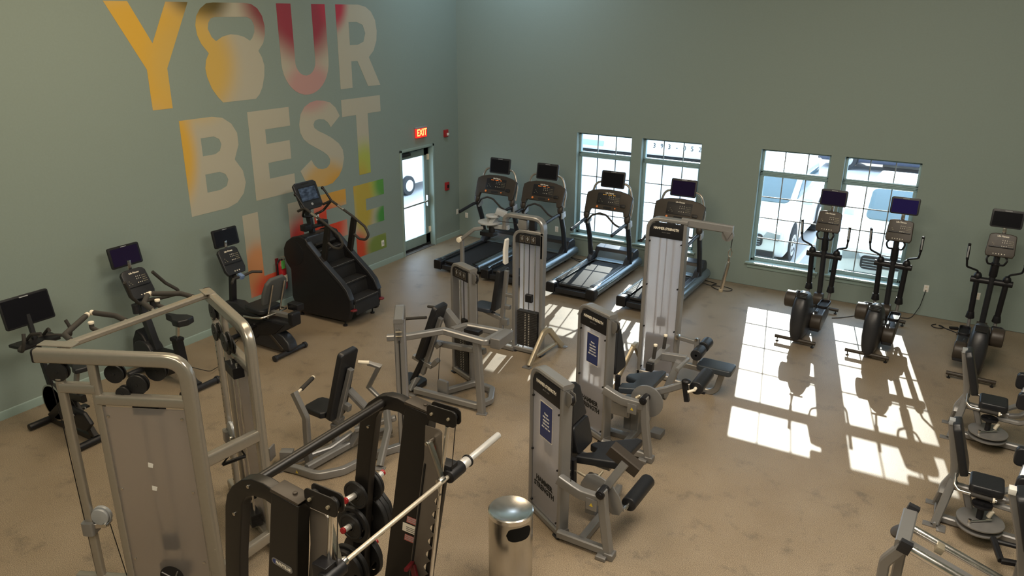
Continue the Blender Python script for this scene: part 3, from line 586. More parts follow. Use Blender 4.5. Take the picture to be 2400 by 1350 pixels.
def bike_console(t, o0, up, ux, w=.34):
    nz = V(ux).cross(up)
    m = MB(.014, 3); m.prism([(-.15, .195), (-.1, .21), (.1, .21), (.15, .195), (.175, .16), (.18, -.13), (.15, -.20), (-.15, -.20), (-.18, -.13), (-.175, .16)], o0, ux, up, .06); c = m.out('console', 'char', t)
    keypad(c, o0 + nz * .031 + up * .055, ux, up, None, .30, .19)
    m = MB(.004); m.prism(rrect(.30, .016, .006), o0 - up * .03 + nz * .038, ux, up, .02); m.out('reading_rack', 'black', c)
    m = MB(0)
    for i in range(3): m.cyl(o0 + ux * (-.03 + .04 * i) - up * .155 + nz * .03, o0 + ux * (-.03 + .04 * i) - up * .155 + nz * .035, .009, n=8)
    m.out('control_buttons', 'lcd', c)
bike_console(t, o0, up, ux)
def tvx(par, c, w, h, tilt, scr, nm='television', yaw=0, bez=.88):
    ux = V((math.sin(R(yaw)), math.cos(R(yaw)), 0)); f = V((math.cos(R(yaw)), -math.sin(R(yaw)), 0)); up = (Z * math.cos(R(tilt)) - f * math.sin(R(tilt))); nz = ux.cross(up)
    m = MB(.006); m.prism(rrect(w, h, .025), c, ux, up, .035); m.prism(rrect(w * .5, h * .5, .02), V(c) - nz * .03, ux, up, .03); o = m.out(nm, 'black', par)
    m = MB(0); m.prism(rrect(w * bez, h * (bez - .06), .006), V(c) + nz * .0185, ux, up, .002); m.out('screen', scr, o)
    m = MB(0); m.prism(rrect(w * .18, h * .03, .002), V(c) + nz * .0186 + up * h * .44, ux, up, .002); m.out('maker_mark', 'lsilver', o)
m = MB(.004); m.box((.37, yc + .04, 1.47), (.03, .05, .14)); m.out('monitor_bracket', 'steel', t)
tvx(t, (.34, yc + .08, 1.58), .43, .27, 10, 'screen', yaw=2)
m = MB(0); m.tube([(.82, yc - .28, 1.05), (.76, yc - .2, 1.08), (.66, yc - .06, 1.04), (.66, yc + .06, 1.04), (.72, yc + .18, 1.08), (.80, yc + .30, 1.06)], .02, .05, 12); m.tube([(.66, yc, 1.04), (.52, yc, 1.02)], .02, 0, 10); m.out('front_handlebar', 'grip', t)
m = MB(.004); m.box((.67, yc + .01, 1.05), (.09, .06, .06), rot=(0, 20, 0)); m.out('blue_tape', mat('pale_blue_masking_tape', (.16, .24, .42), .6), t)
m = MB(.03, 4); m.prism([(-.20, -.20), (.20, -.20), (.22, 0), (.19, .16), (.12, .235), (-.12, .235), (-.19, .16), (-.22, 0)], (1.36, yc, .96), Y, nrm((.34, 0, 1)), .06); m.out('backrest', mat('grey_mesh_fabric', (.075, .08, .08), .7, var=.2, scale=200, bump=.4), t)
for y in (-.11, .11): m = MB(0); m.tube([(1.30, yc + y, .56), (1.34, yc + y, .70), (1.47, yc + y, 1.10)], .014, .05, 10); m.out('backrest_support', 'steel', t)
m = MB(.03, 4); m.prism(rrect(.40, .42, .09), (1.08, yc, .655), nrm((1, 0, -.05)), Y, .075); m.out('seat', 'vinyl', t)
m = MB(0); m.tube([(.95, yc - .25, .56), (1.15, yc - .26, .58), (1.32, yc - .25, .60), (1.38, yc, .62), (1.32, yc + .25, .60), (1.15, yc + .26, .58), (.98, yc + .25, .63)], .016, .1, 10); m.out('side_handlebar', 'steel', t)
m = MB(.01, 3); m.prism([(-.10, -.065), (.10, -.065), (.11, .065), (-.11, .065)], (1.43, yc + .31, .63), X, Y, .10); m.out('storage_cup', 'black', t)
LOC()
# ---- upright bike
t = TW('upright_bike', 'black upright exercise bike with purple lit screen beside the left wall', 'exercise bike', (.9, -8.12, 0))
yc = -8.12
m = MB(.005); m.cyl((1.42, yc - .27, .055), (1.42, yc + .27, .055), .038)
for s in (-1, 1): m.cyl((1.42, yc + s * .25, .055), (1.42, yc + s * .29, .055), .05)
m.out('rear_base_bar', 'char', t)
m = MB(.005); m.cyl((.28, yc - .27, .055), (.28, yc + .27, .055), .038); m.out('front_base_bar', 'char', t)
m = MB(.03, 4); m.prism([(.14, .2), (.20, .5), (.30, .66), (.42, .60), (.55, .42), (.92, .44), (1.1, .36), (1.05, .2), (.85, .1), (.3, .08)], (0, yc, 0), X, Z, .16); m.out('drive_housing', 'black', t)
m = MB(.02, 3); m.cyl((.42, yc - .105, .33), (.42, yc + .105, .33), .20, n=36); m.out('crank_cover', 'char', t)
for s, a in ((-1, 60), (1, 240)):
    e = V((.62 + .16 * math.cos(R(a)), yc + s * .13, .3 + .16 * math.sin(R(a)))); m = MB(.004); m.bar((.62, yc + s * .12, .3), e, .035, .02, Y); m.out('crank_arm', 'dsilver', t)
    m = MB(.008); m.box(e + Y * s * .06, (.10, .10, .03)); m.out('pedal', 'black', t)
m = MB(.012, 3); m.bar((.62, yc, .38), (.36, yc, 1.15), .10, .09, Y); m.out('console_mast', 'char', t)
m = MB(.015, 3); m.bar((1.08, yc, .12), (1.40, yc, .07), .09, .08, Y); m.bar((1.05, yc, .32), (1.33, yc, .08), .09, .07, Y); m.out('rear_stabilizer_arm', 'char', t)
m = MB(.015, 3); m.bar((1.12, yc, .28), (1.07, yc, .68), .12, .10, Y); m.box((1.07, yc, .67), (.15, .12, .05)); m.out('seat_tower', 'black', t)
m = MB(.003); m.bar((1.08, yc, .66), (1.14, yc, .92), .05, .035, Y); m.out('seat_post', 'steel', t)
m = MB(.02, 4); m.prism([(-.24, -.03), (-.10, -.05), (.02, -.12), (.14, -.12), (.18, 0), (.14, .12), (.02, .12), (-.10, .05), (-.24, .03)], (1.18, yc, .965), X, Y, .09); m.out('saddle', 'vinyl', t)
up = nrm((-.55, 0, 1)); o0 = V((.45, yc - .03, 1.33))
bike_console(t, o0, up, Y)
m = MB(.004); m.box((.33, yc - .03, 1.57), (.03, .05, .14)); m.out('monitor_bracket', 'steel', t)
tvx(t, (.29, yc - .04, 1.70), .44, .28, 12, 'screenp')
m = MB(0); m.tube([(.80, yc - .42, 1.53), (.78, yc - .38, 1.46), (.74, yc - .32, 1.29), (.66, yc - .18, 1.14), (.52, yc - .06, 1.09), (.52, yc + .06, 1.09), (.66, yc + .14, 1.12), (.80, yc + .27, 1.16), (.84, yc + .29, 1.22), (.80, yc + .14, 1.36), (.80, yc - .02, 1.56)], .022, .07, 12); m.out('handlebar', 'grip', t)
for s in (-.14, .12): m = MB(.006); m.cyl((.50, yc + s, .96), (.50, yc + s, 1.09), .045, .05); m.out('cup_holder', 'char', t)
LOC()
# ---- spin bike
t = TW('spin_bike', 'black indoor cycle with a large tilted monitor at the left edge', 'exercise bike', (1.0, -9.62, 0))
yc = -9.62
for x, w, nm in ((.56, .26, 'front_base_bar'), (1.50, .26, 'rear_base_bar')):
    m = MB(.01, 3); m.cyl((x, yc - w, .05), (x, yc + w, .05), .042); m.out(nm, 'black', t)
m = MB(.02, 3); m.bar((.56, yc, .06), (1.50, yc, .06), .07, .06, Y); m.bar((.62, yc, .10), (1.12, yc, .50), .10, .07, Y); m.bar((1.12, yc, .50), (1.48, yc, .08), .08, .06, Y); m.bar((.85, yc, .5), (1.4, yc, .55), .09, .06, Y); m.out('frame', 'blkpaint', t)
m = MB(.006); m.cyl((.78, yc - .03, .34), (.78, yc + .03, .34), .235, n=44); fw = m.out('flywheel', 'iron', t)
m = MB(0); m.lathe([(.215, -.033), (.235, -.033), (.235, .033), (.215, .033), (.215, -.033)], (.78, yc, .34), Y, 44); m.out('flywheel_rim', 'steel', fw)
m = MB(.02, 3); m.prism([(.95, .28), (1.1, .18), (1.5, .2), (1.62, .32), (1.5, .44), (1.1, .46)], (0, yc - .075, 0), X, Z, .05); m.out('chain_guard', 'black', t)
for s, a in ((-1, 20), (1, 200)):
    e = V((1.18 + .17 * math.cos(R(a)), yc + s * .12, .32 + .17 * math.sin(R(a)))); m = MB(.004); m.bar((1.18, yc + s * .11, .32), e, .03, .016, Y); m.out('crank_arm', 'dsilver', t)
    m = MB(.008); m.box(e + Y * s * .06, (.10, .09, .025)); m.out('pedal', 'black', t)
m = MB(.008); m.bar((.74, yc, .5), (.62, yc, 1.08), .07, .05, Y); m.out('handlebar_post', 'black', t)
m = MB(.004); m.bar((1.22, yc, .5), (1.38, yc, .93), .06, .04, Y); m.out('seat_post', 'dsilver', t)
m = MB(.02, 4); m.prism([(-.20, -.02), (-.06, -.04), (.04, -.10), (.12, -.11), (.15, 0), (.12, .11), (.04, .10), (-.06, .04), (-.20, .02)], (1.42, yc, .965), X, Y, .06); m.out('saddle', 'vinyl', t)
for s in (-1, 1):
    m = MB(0); m.tube([(.58, yc + s * .03, 1.10), (.60, yc + s * .10, 1.13), (.74, yc + s * .26, 1.10), (.86, yc + s * .28, 1.12), (.90, yc + s * .26, 1.25), (.88, yc + s * .24, 1.33)], .02, .06, 12); m.tube([(.60, yc + s * .10, 1.13), (.74, yc + s * .10, 1.24), (.86, yc + s * .05, 1.26)], .018, .05, 10); m.out('handlebar', 'grip', t)
m = MB(.01); m.prism([(-.10, -.26), (.14, -.22), (.16, .20), (-.10, .22)], (.62, yc, 1.10), X, Y, .04); m.out('phone_tray', 'black', t)
m = MB(.01); m.bar((.60, yc, 1.1), (.50, yc + .02, 1.42), .05, .05, Y); m.out('monitor_bracket', 'black', t)
tvx(t, (.50, yc + .03, 1.455), .56, .36, 12, 'screen', 'monitor', bez=.94)
LOC()
# ---- functional trainer (two angled cable towers joined by a pull-up bar)
t = TW('functional_trainer', 'tall champagne silver cable machine with twin towers and pull-up grips', 'cable machine', (4.1, -10.25, 0))
H = 2.2
def tower(ne, nc, outer, name):
    ne, nc = V((*ne, 0)), V((*nc, 0)); d = (nc - ne).normalized(); Lt = (nc - ne).length; n = Z.cross(d) * outer   # n: outward side
    P = lambda s, z, o=0: ne + d * s + Z * z + n * o
    m = MB(); m.rt([P(0, H), P(Lt, H), P(Lt + .02, .03)], .085, .115, n, .17, rad=.034); fr = m.out('main_frame', 'champ', t)
    m = MB(.012, 3); m.bar(P(-.012, H), P(.004, H), .118, .088, n, .03); m.out('end_cap', 'black', fr)
    m = MB(); m.rt([P(.45, H - .04), P(.45, .05)], .06, .07, n, rad=.015); m.out('front_upright', 'champ', t)
    m = MB(); m.bar(P(.45, 1.84), P(Lt, 1.84), .09, .08, n, .02); m.out('cross_rail', 'champ', t)
    m = MB(); m.bar(P(-.05, .06), P(Lt + .1, .06), .10, .08, n, .02); m.out('floor_rail', 'champ', t)
    m = MB(); m.rt([P(.45, 1.93), P(.16, 1.93)], .07, .09, n, rad=.02); m.out('outrigger', 'champ', t)
    m = MB(); m.rt([P(.16, 2.0), P(.165, .05)], .055, .07, n, rad=.02); m.cyl(P(.16, 2.0), P(.16, 2.012), .036); co = m.out('pulley_column', 'champ', t)
    m = MB(0)
    for i in range(26): m.cyl(P(.16, 1.85 - i * .065, -.0285), P(.16, 1.85 - i * .065, -.0275), .008, n=8)
    m.out('adjustment_holes', 'gap', co)
    # shroud
    m = MB(.004); m.prism([(.485, .12), (1.165 * Lt / 1.21, .12), (1.165 * Lt / 1.21, 1.78), (.485, 1.78)], P(0, 0, .02), d, Z, .006); sh = m.out('frosted_shroud', 'frostw', t)
    for z in (1.70, 1.02, .32):
        for s_ in (.52, 1.13 * Lt / 1.21): m = MB(.002); m.cyl(P(s_, z, .022), P(s_, z, .034), .012, n=10); m.out('shroud_bolt', 'steel', sh)
    sc = .82
    for i in range(5): m = MB(.003); b0 = P(sc, .14 + i * .0255, -.06); m.bar(b0 - d * .11, b0 + d * .11, .10, .023, Z, .003); m.out('weight_plate', 'stack', t)
    ee = P(.82, .15, .0235)
    m = MB(0); m.cyl(ee, ee + n * .002, .105, n=48); em = m.out('round_emblem', 'black', sh)
    m = MB(0); m.tube([ee + n * .003 - d * .085 + Z * .04, ee + n * .003 - Z * .01, ee + n * .003 + d * .03 - Z * .085], .006, .06, 6); m.tube([ee + n * .003 + d * .06 + Z * .06, ee + n * .003 + d * .03 - Z * .0, ee + n * .003 + d * .085 - Z * .02], .006, .03, 6); m.out('emblem_stroke', 'dsilver', em)
    if name == 'near':
        for a_, z_ in ((.80, 1.26), (.80, 1.04)): m = MB(0); m.prism([(-.022, -.02), (.015, -.026), (.026, .012), (.0, .02), (-.018, .024)], P(a_, z_, .024), d, Z, .001); m.out('white_tape_scrap', 'white', sh)
    for o in (-.07, .07): m = MB(.001); m.cyl(P(sc + o, .1, -.06), P(sc + o, 1.82, -.06), .011, n=10); m.out('guide_rod', 'chrome', t)
    m = MB(.01); m.bar(P(sc - .11, 1.74, -.06), P(sc + .11, 1.74, -.06), .1, .10, Z); m.out('stack_top_bracket', 'black', t)
    m = MB(.02); m.bar(P(sc, .46, -.06) - d * .055, P(sc, .46, -.06) + d * .055, .08, .13, Z); m.out('stack_head', 'black', t)
    for s_, z, o, r in ((.16, 2.10, -.0, .085), (.56, 2.05, -.1, .08), (.76, 1.98, -.06, .085), (.90, 2.08, -.12, .085), (.66, 1.92, -.02, .06)):
        for q in (-.02, .02): m = MB(.004); m.cyl(P(s_, z - .03, o + q - .008), P(s_, z - .03, o + q + .008), r, n=28); m.cyl(P(s_, z - .03, o + q - .014), P(s_, z - .03, o + q + .014), .012, n=10); m.out('pulley_wheel', 'iron', t)
    return P
PN = tower((3.61, -11.073), (4.692, -10.536), -1, 'near')
PF = tower((3.587, -9.434), (4.65, -9.874), 1, 'far')
m = MB(); m.rt([(3.70, -10.93, H + .03), (3.68, -9.52, H + .03)], .075, .05, X, rad=.012); m.out('pull_up_crossmember', 'cream2' if 'cream2' in M else 'champ', t)
m = MB(.003); m.box((3.69, -10.93, H + .06), (.30, .10, .01), rot=(0, 0, 25)); m.out('mounting_plate', 'champ', t); m = MB(.003); m.box((3.68, -9.50, H + .06), (.18, .10, .01), rot=(0, 0, -20)); m.out('mounting_plate', 'champ', t)
for pts in ([(3.66, -10.80), (3.46, -10.75), (3.20, -10.40)], [(3.65, -10.30), (3.42, -10.27), (3.19, -10.33)], [(3.64, -10.03), (3.36, -9.95), (3.19, -9.79)], [(3.64, -9.60), (3.42, -9.60), (3.19, -9.75)]):
    z = H + .02; P3 = [(*p, z) for p in pts]
    m = MB(); m.tube(P3, .017, .05, 10); g = m.out('pull_up_grip', 'champ', t)
    a, b, c = [V(p) for p in P3]
    m = MB(); m.tube([a + (b - a) * .22, b, b + (c - b) * .95], .024, .05, 12); m.out('foam_sleeve', 'grip', g)
    m = MB(.006); m.cyl(c, c + (c - b).normalized() * .025, .024); m.out('grip_end_cap', 'cream', g)
for y in (-10.57, -9.94):
    m = MB(); m.tube([(3.68, y, H + .03), (3.54, y + .01, H + .03), (3.54, y + .01, H + .07)], .02, .03, 10); g = m.out('pull_up_grip', 'grip', t); m = MB(.005); m.cyl((3.54, y + .01, H + .07), (3.54, y + .01, H + .09), .024); m.out('grip_end_cap', 'cream', g)
m = MB(); m.bar((4.70, -10.50, 1.285), (4.66, -9.92, 1.225), .11, .075, X, .02); m.out('tower_tie_bar', 'champ', t); m = MB(); m.bar((4.70, -10.50, .20), (4.66, -9.92, .16), .11, .075, X, .02); m.out('tower_tie_bar', 'champ', t)
# pulley carriages
def carriage(P, z, i):
    m = MB(.012, 3); m.bar(P(.16, z - .07, -.0), P(.16, z + .05, 0), .13, .10, (P(1, 0) - P(0, 0)), .02); c = m.out('pulley_carriage', 'silver', t)
    m = MB(.006); m.cyl(P(.27, z + .10, -.03), P(.27, z + .10, .0), .085, n=32); m.cyl(P(.27, z + .10, .005), P(.27, z + .10, .03), .075, n=32); m.out('swivel_pulley', 'lsilver', c)
    m = MB(.008); m.bar(P(.19, z, .0), P(.31, z + .02, -.02), .06, .05, Z); m.cyl(P(.31, z + .03, -.05), P(.31, z + .03, .05), .022); m.out('swivel_arm', 'steel', c)
    m = MB(); m.tube([P(.335, z + .02, 0), P(.35, z - .12, 0), P(.40, .05, 0)], .004, 0, 6); m.out('cable', 'black', c)
carriage(PN, .62, 0); carriage(PF, .75, 1)
for P in (PN, PF): m = MB(); m.tube([P(.07, 2.08), P(.10, 1.6), P(.12, .08)], .004, 0, 6); m.out('lift_cable', 'black', t)
LOC()
h = TW('cable_handle', 'black strap handle hanging under the middle tie bar of the cable machine', 'handle', (4.35, -9.95, 1.0))
c0 = V((4.58, -10.07, 1.19)); L_, R_ = V((4.47, -10.17, 1.00)), V((4.56, -9.99, 1.02))
m = MB(); m.tube([L_, c0 , R_], .008, .01, 6); m.out('strap', 'rubber', h); m = MB(.004); m.cyl(L_, R_, .017); m.out('grip', 'black', h); LOC()
# ================= strength machines
def sel_tower(t, P0, P1, H, th=.15, style='frost', stack_h=.66, note=False, Htop=None, fm='silver', big=True):
    P0, P1 = V((*P0, 0)), V((*P1, 0)); u = (P1 - P0).normalized(); w = (P1 - P0).length; n = u.cross(Z)   # n towards the viewer
    P = lambda a, z, o=0: P0 + u * a + Z * z - n * (th / 2 + o)      # o>0: deeper
    fw = .05
    m = MB(); m.rt([P(fw / 2, 0), P(fw / 2, H - fw / 2), P(w, H - fw / 2)], th, fw, n, .15, rad=.012); m.rt([P(w - fw / 2 - .004, 0), P(w - fw / 2 - .004, H - fw)], th, fw, n, rad=.012)
    m.bar(P(0, .045), P(w, .045), th, .07, Z, .012)
    fr = m.out('tower_frame', fm, t)
    for a in (.04, w - .04):
        m = MB(.004); m.prism(rrect(.10, th + .04, .015), P(a, .006), u, n, .012); m.out('foot_plate', 'black', fr)
    a0, a1 = fw, w - fw
    m = MB(.003); m.prism([(a0, H - .26), (a1, H - .26), (a1, H - .055), (a0 + .10, H - .055), (a0 + .03, H - .09), (a0, H - .15)] if style == 'frost' else [(a0, H - .20), (a1, H - .20), (a1, H - .055), (a0, H - .055)], P0 - n * .012, u, Z, .012); pl = m.out('placard', 'black', t)
    po = P0 - n * .005
    if style == 'frost':
        text('brand_lettering', 'HAMMER STRENGTH', 'lcd', .047, po + u * (w / 2) + Z * (H - .135), u, Z, pl, .001, xs=.78, bold=.0012)
        text('brand_lettering', 'SELECT SERIES', 'dsilver', .018, po + u * (w / 2) + Z * (H - .185), u, Z, pl, .001)
        m = MB(.003); m.prism([(a0 + .004, .09), (a1 - .004, .09), (a1 - .004, H - .245), (a0 + .004, H - .245)], P0 - n * .022, u, Z, .006); sh = m.out('frosted_shroud', 'frost', t)
        po = P0 - n * .018
        if big:
            for q, s_ in enumerate(('HAMMER', 'STRENGTH')): text('brand_lettering', s_, 'gap', .078, po + u * (w * .47) + Z * (.44 - .075 * q), u, Z, sh, .001, xs=.92, bold=.003)
        k = max(2, int(H / .6))
        for i in range(k + 1):
            z = .14 + (H - .46) * i / k
            for a in (a0 + .012, a1 - .012): m = MB(.002); m.cyl(P0 + u * a + Z * z - n * .03, P0 + u * a + Z * z + n * .002, .010, n=10); m.out('shroud_clip', 'black', sh)
        if note:
            m = MB(0); m.prism([(w * .30, H - .70), (w * .68, H - .70), (w * .68, H - .32), (w * .30, H - .32)], po, u, Z, .0015); nn = m.out('notice', 'lcd', t); 
            m = MB(0); m.prism([(w * .31, H - .692), (w * .67, H - .692), (w * .67, H - .328), (w * .31, H - .328)], po + n * .001, u, Z, .0015); m.out('notice_field', 'blue', nn)
            for q, s_ in enumerate(('Please', 'wipe down', 'equipment', 'before and', 'after each use')): text('notice_lettering', s_, 'white', .030, po + n * .002 + u * (w * .49) + Z * (H - .43 - .036 * q), u, Z, nn, .0008, xs=.85, bold=.0008)
    else:
        for i in range(3): m = MB(0); m.prism(rrect(.075, .10, .006), po + u * (a0 + .11 + .09 * i) + Z * (H - .128), u, Z, .002); f_ = m.out('pictogram_frame', 'dsilver', pl); m = MB(0); m.prism(rrect(.067, .092, .005), po + u * (a0 + .11 + .09 * i) + Z * (H - .128) + n * .001, u, Z, .002); m.out('pictogram_field', 'brownblk', f_)
        for i in range(3): m = MB(0); b_ = po + u * (a0 + .11 + .09 * i) + Z * (H - .13) + n * .002; m.prism(rrect(.014, .04, .006), b_, u, Z, .002); m.ell(b_ + Z * .028, (.007, .004, .007)); m.prism(rrect(.04, .008, .003), b_ + Z * .01, u, Z, .002); m.out('pictogram_figure', 'lsilver', pl)
        m = MB(.002); m.prism([(a0 + .02, .09), (a1 - .005, .09), (a1 - .005, H - .2), (a0 + .02, H - .2)], P0 - n * (th - .01), u, Z, .005); m.out('rear_shroud', 'frost', t)
    c = w / 2; sw = w - .17
    nst = int((stack_h - .12) / .026)
    for i in range(nst): m = MB(.003); so = th * .05 if style == 'frost' else 0; m.bar(P(c - sw / 2, .11 + .026 * i + .013, so), P(c + sw / 2, .11 + .026 * i + .013, so), th * (.5 if style == 'frost' else .72), .0235, Z, .003); m.out('weight_plate', 'stack', t)
    if style != 'frost':
        m = MB(0)
        for i in range(nst - 1):
            for k in (-.03, .03): m.prism([(-.010, -.003), (.010, -.003), (.010, .003), (-.010, .003)], P(c + k, .123 + .026 * i, -th * .36 - .0008), u, Z, .001)
        m.out('weight_numbers', 'lcd', t)
    for k in (-.09, .09): m = MB(.001); m.cyl(P(c + k, .08, th * .1), P(c + k, H - .2, th * .1), .010, n=10); m.out('guide_rod', 'chrome', t)
    m = MB(.01); m.bar(P(c - .05, stack_h + .17, .01), P(c + .05, stack_h + .17, .01), .06, .12, Z, .01); m.out('stack_head', 'black', t)
    m = MB(); m.tube([P(c, stack_h), P(c, H - .15)], .006, 0, 6); m.out('cable', 'black', t)
    return P, u, n, w
def top_pulley(t, P, w, H, out=.09):
    for o in (-.022, .022):
        m = MB(.004); m.prism([(w - .01, H - .20), (w + out * .55, H - .20), (w + out, H - .13), (w + out * .9, H - .06), (w - .01, H - .06)], P(0, 0, o), P(1, 0) - P(0, 0), Z, .006); m.out('pulley_bracket', 'dsilver', t)
    m = MB(.004); m.cyl(P(w + out * .45, H - .12, -.016), P(w + out * .45, H - .12, .016), .045, n=24); m.out('pulley_wheel', 'black', t)
    m = MB(); m.tube([P(w + out * .45 + .045, H - .12), P(w + out * .45 + .045, .60)], .0035, 0, 6); m.out('lift_cable', 'black', t)
def pad(t, nm, poly, o, ux, uy, th, mt='vinyl'):
    m = MB(min(.022, th * .42), 4); m.prism(poly, o, ux, uy, th); return m.out(nm, mt, t)
def foot(t, x, y, rz=0):
    m = MB(.004); m.box((x, y, .006), (.13, .08, .012), rot=(0, 0, rz)); m.cyl((x + .04 * math.cos(R(rz)), y + .04 * math.sin(R(rz)), .01), (x + .04 * math.cos(R(rz)), y + .04 * math.sin(R(rz)), .02), .012, n=10); m.out('foot_plate', 'dsilver', t)
def sticker(t, o, ux, uy):
    m = MB(0); m.prism([(-.018, -.014), (.018, -.014), (0, .02)], o, ux, uy, .002); m.out('warning_sticker', 'yellow', t)
# ---- F: leg extension nearest the camera
def leg_front(t, X0, Y0, XL, zarm, E=False):
    m = MB(); m.rt([(X0 - .02, Y0, .065), (XL, Y0, .065)], .07, .08, Y, rad=.012); m.rt([(XL + .02, Y0, .02), (XL - .05, Y0, .45), (XL - .08, Y0, zarm + .08)], .075, .085, Y, rad=.012)
    m.rt([(X0 - .03, Y0, zarm + .05), (X0 + .10, Y0, zarm), (X0 + .2, Y0, zarm - .03), (XL - .08, Y0, zarm - .03)], .08, .10, Y, .1, rad=.014); fr = m.out('front_frame', 'silver', t)
    m = MB(.01, 3); m.box((XL + .03, Y0, .035), (.09, .10, .07)); m.box((XL - .03, Y0 - .06, .02), (.10, .06, .04)); m.out('rubber_foot', 'dsilver', t)
    m = MB(); m.rt([(X0 + .22, Y0, .06), (X0 + .22, Y0 + .75, .06), (X0 + .18, Y0 + 1.0, .06)], .09, .07, Z, rad=.012); m.rt([(X0 + .12, Y0 + .45, .08), (X0 + .12, Y0 + .45, .5)], .09, .12, Y, rad=.02); m.out('base_frame', 'silver', t)
    sticker(t, V((X0 + .33, Y0 - .051, zarm - .08)), X, Z)
    m = MB(.004); m.box((X0 + .33, Y0 - .045, zarm - .08), (.11, .008, .12)); m.out('sticker_plate', 'silver', t)
    m = MB(.004); m.cyl((XL - .08, Y0 - .055, zarm + .05), (XL - .08, Y0 + .08, zarm + .05), .042, n=24); m.cyl((XL - .08, Y0 - .065, zarm + .05), (XL - .08, Y0 - .05, zarm + .05), .026, n=16); m.out('pivot_bearing', 'black', t)
t = TW('leg_extension_machine', 'silver leg extension machine nearest the steel trash can, with frosted branded weight tower', 'gym machine', (6.9, -8.0, 0))
PF_, u, n, w = sel_tower(t, (6.385, -8.09), (6.888, -8.376), 1.63, .12, note=True); top_pulley(t, PF_, w, 1.63)
leg_front(t, 6.90, -8.37, 7.39, .62)
m = MB(.006); m.prism([(7.02, .50), (7.03, .60), (7.08, .70), (7.16, .735), (7.24, .72), (7.34, .68), (7.42, .58), (7.47, .46), (7.43, .38), (7.36, .37), (7.25, .45), (7.1, .46)], (0, -8.22, 0), X, Z, .02); m.out('cam_plate', 'silver', t)
m = MB(.006); m.bar((7.30, -8.22, .66), (7.43, -8.14, .90), .08, .06, Y, .01); m.out('counterweight_arm', 'silver', t)
m = MB(.012, 3); m.bar((7.26, -8.10, .98), (7.55, -8.10, .83), .12, .12, Y, .01); m.out('counterweight', 'brownblk', t)
m = MB(.003); m.cyl((7.28, -8.25, .64), (7.42, -8.0, .80), .018); m.out('pivot_rod', 'steel', t)
m = MB(.006); m.bar((7.38, -8.16, .42), (7.47, -8.16, .44), .05, .03, Y); m.cyl((7.47, -8.22, .45), (7.49, -7.62, .46), .018); m.out('roller_axle', 'steel', t)
m = MB(.016, 4); m.cyl((7.473, -8.12, .45), (7.488, -7.66, .46), .072, n=28); m.out('shin_roller', 'vinyl', t)
pad(t, 'seat', [(6.85, -8.0), (7.22, -7.90), (7.28, -7.86), (7.30, -7.36), (7.24, -7.36), (6.90, -7.66), (6.88, -7.72), (6.97, -7.75), (6.98, -7.82), (6.86, -7.93)], (0, 0, .665), X, Y, .085)
pad(t, 'lower_back_pad', rrect(.34, .30, .05), (6.80, -7.80, .83), Y, nrm((-.25, 0, 1)), .09)
pad(t, 'upper_back_pad', [(-.17, -.19), (.17, -.19), (.15, .12), (.08, .19), (-.08, .19), (-.15, .12)], (6.71, -7.80, 1.16), Y, nrm((-.25, 0, 1)), .08)
m = MB(.006); m.bar((6.70, -7.8, .55), (6.64, -7.8, 1.2), .06, .05, Y); m.bar((6.66, -7.8, .6), (7.15, -7.8, .58), .08, .07, Y); m.out('seat_frame', 'dsilver', t)
m = MB(.006); m.bar((6.905, -8.13, .44), (6.895, -8.13, .76), .055, .06, Y); m.out('selector_block', 'black', t)
for z in (.50, .57, .64): m = MB(.003); m.cyl((6.885, -8.175, z), (6.885, -8.15, z), .016, n=12); m.out('selector_knob', 'steel', t)
m = MB(); m.tube([(6.93, -8.08, .60), (7.02, -8.09, .585), (7.13, -8.06, .60), (7.14, -7.98, .62)], .015, .04, 10); m.out('side_handle', 'gold', t)
LOC()
# ---- E: seated leg curl
t = TW('leg_curl_machine', 'silver seated leg curl machine with a bright navy notice and a round cam disc', 'gym machine', (6.6, -6.2, 0))
PE_, u, n, w = sel_tower(t, (6.03, -6.335), (6.535, -6.576), 1.62, .12, note=True); top_pulley(t, PE_, w, 1.61)
leg_front(t, 6.57, -6.63, 7.10, .70)
m = MB(.004); m.cyl((7.0, -6.50, .66), (7.0, -6.475, .66), .19, n=48); m.out('cam_disc', 'silver', t)
m = MB(.003); m.cyl((6.88, -6.53, .68), (6.93, -6.47, .72), .018); m.out('cam_stop', 'gold', t)
m = MB(.006); m.box((6.72, -6.56, .52), (.22, .04, .17)); m.box((6.72, -6.585, .52), (.19, .01, .14)); m.out('pulley_guard', 'silver', t)
m = MB(); m.rt([(7.02, -6.42, .74), (7.2, -6.42, .83), (7.40, -6.42, .95)], .06, .075, Y, rad=.012); m.out('lever_arm', 'silver', t)
m = MB(.008); m.bar((7.39, -6.44, 1.0), (7.44, -6.44, .76), .055, .05, Y); m.ell((7.41, -6.43, .99), (.05, .05, .025)); m.out('adjuster_grip', 'black', t)
m = MB(.003); m.cyl((7.44, -6.46, .88), (7.51, -6.40, .90), .016); m.cyl((7.50, -6.42, .90), (7.51, -5.95, .92), .018); m.out('roller_axle', 'cream', t)
m = MB(.016, 4); m.cyl((7.505, -6.37, .90), (7.51, -5.98, .92), .078, n=28); m.out('ankle_roller', 'vinyl', t)
pad(t, 'seat', [(6.66, -6.52), (6.92, -6.42), (6.98, -6.36), (6.98, -5.82), (6.93, -5.82), (6.62, -6.12), (6.62, -6.2), (6.76, -6.24), (6.76, -6.31), (6.64, -6.38)], (0, 0, .715), X, Y, .08, mat('blue_lit_vinyl', (.03, .038, .048), .34, var=.15, scale=90, bump=.2))
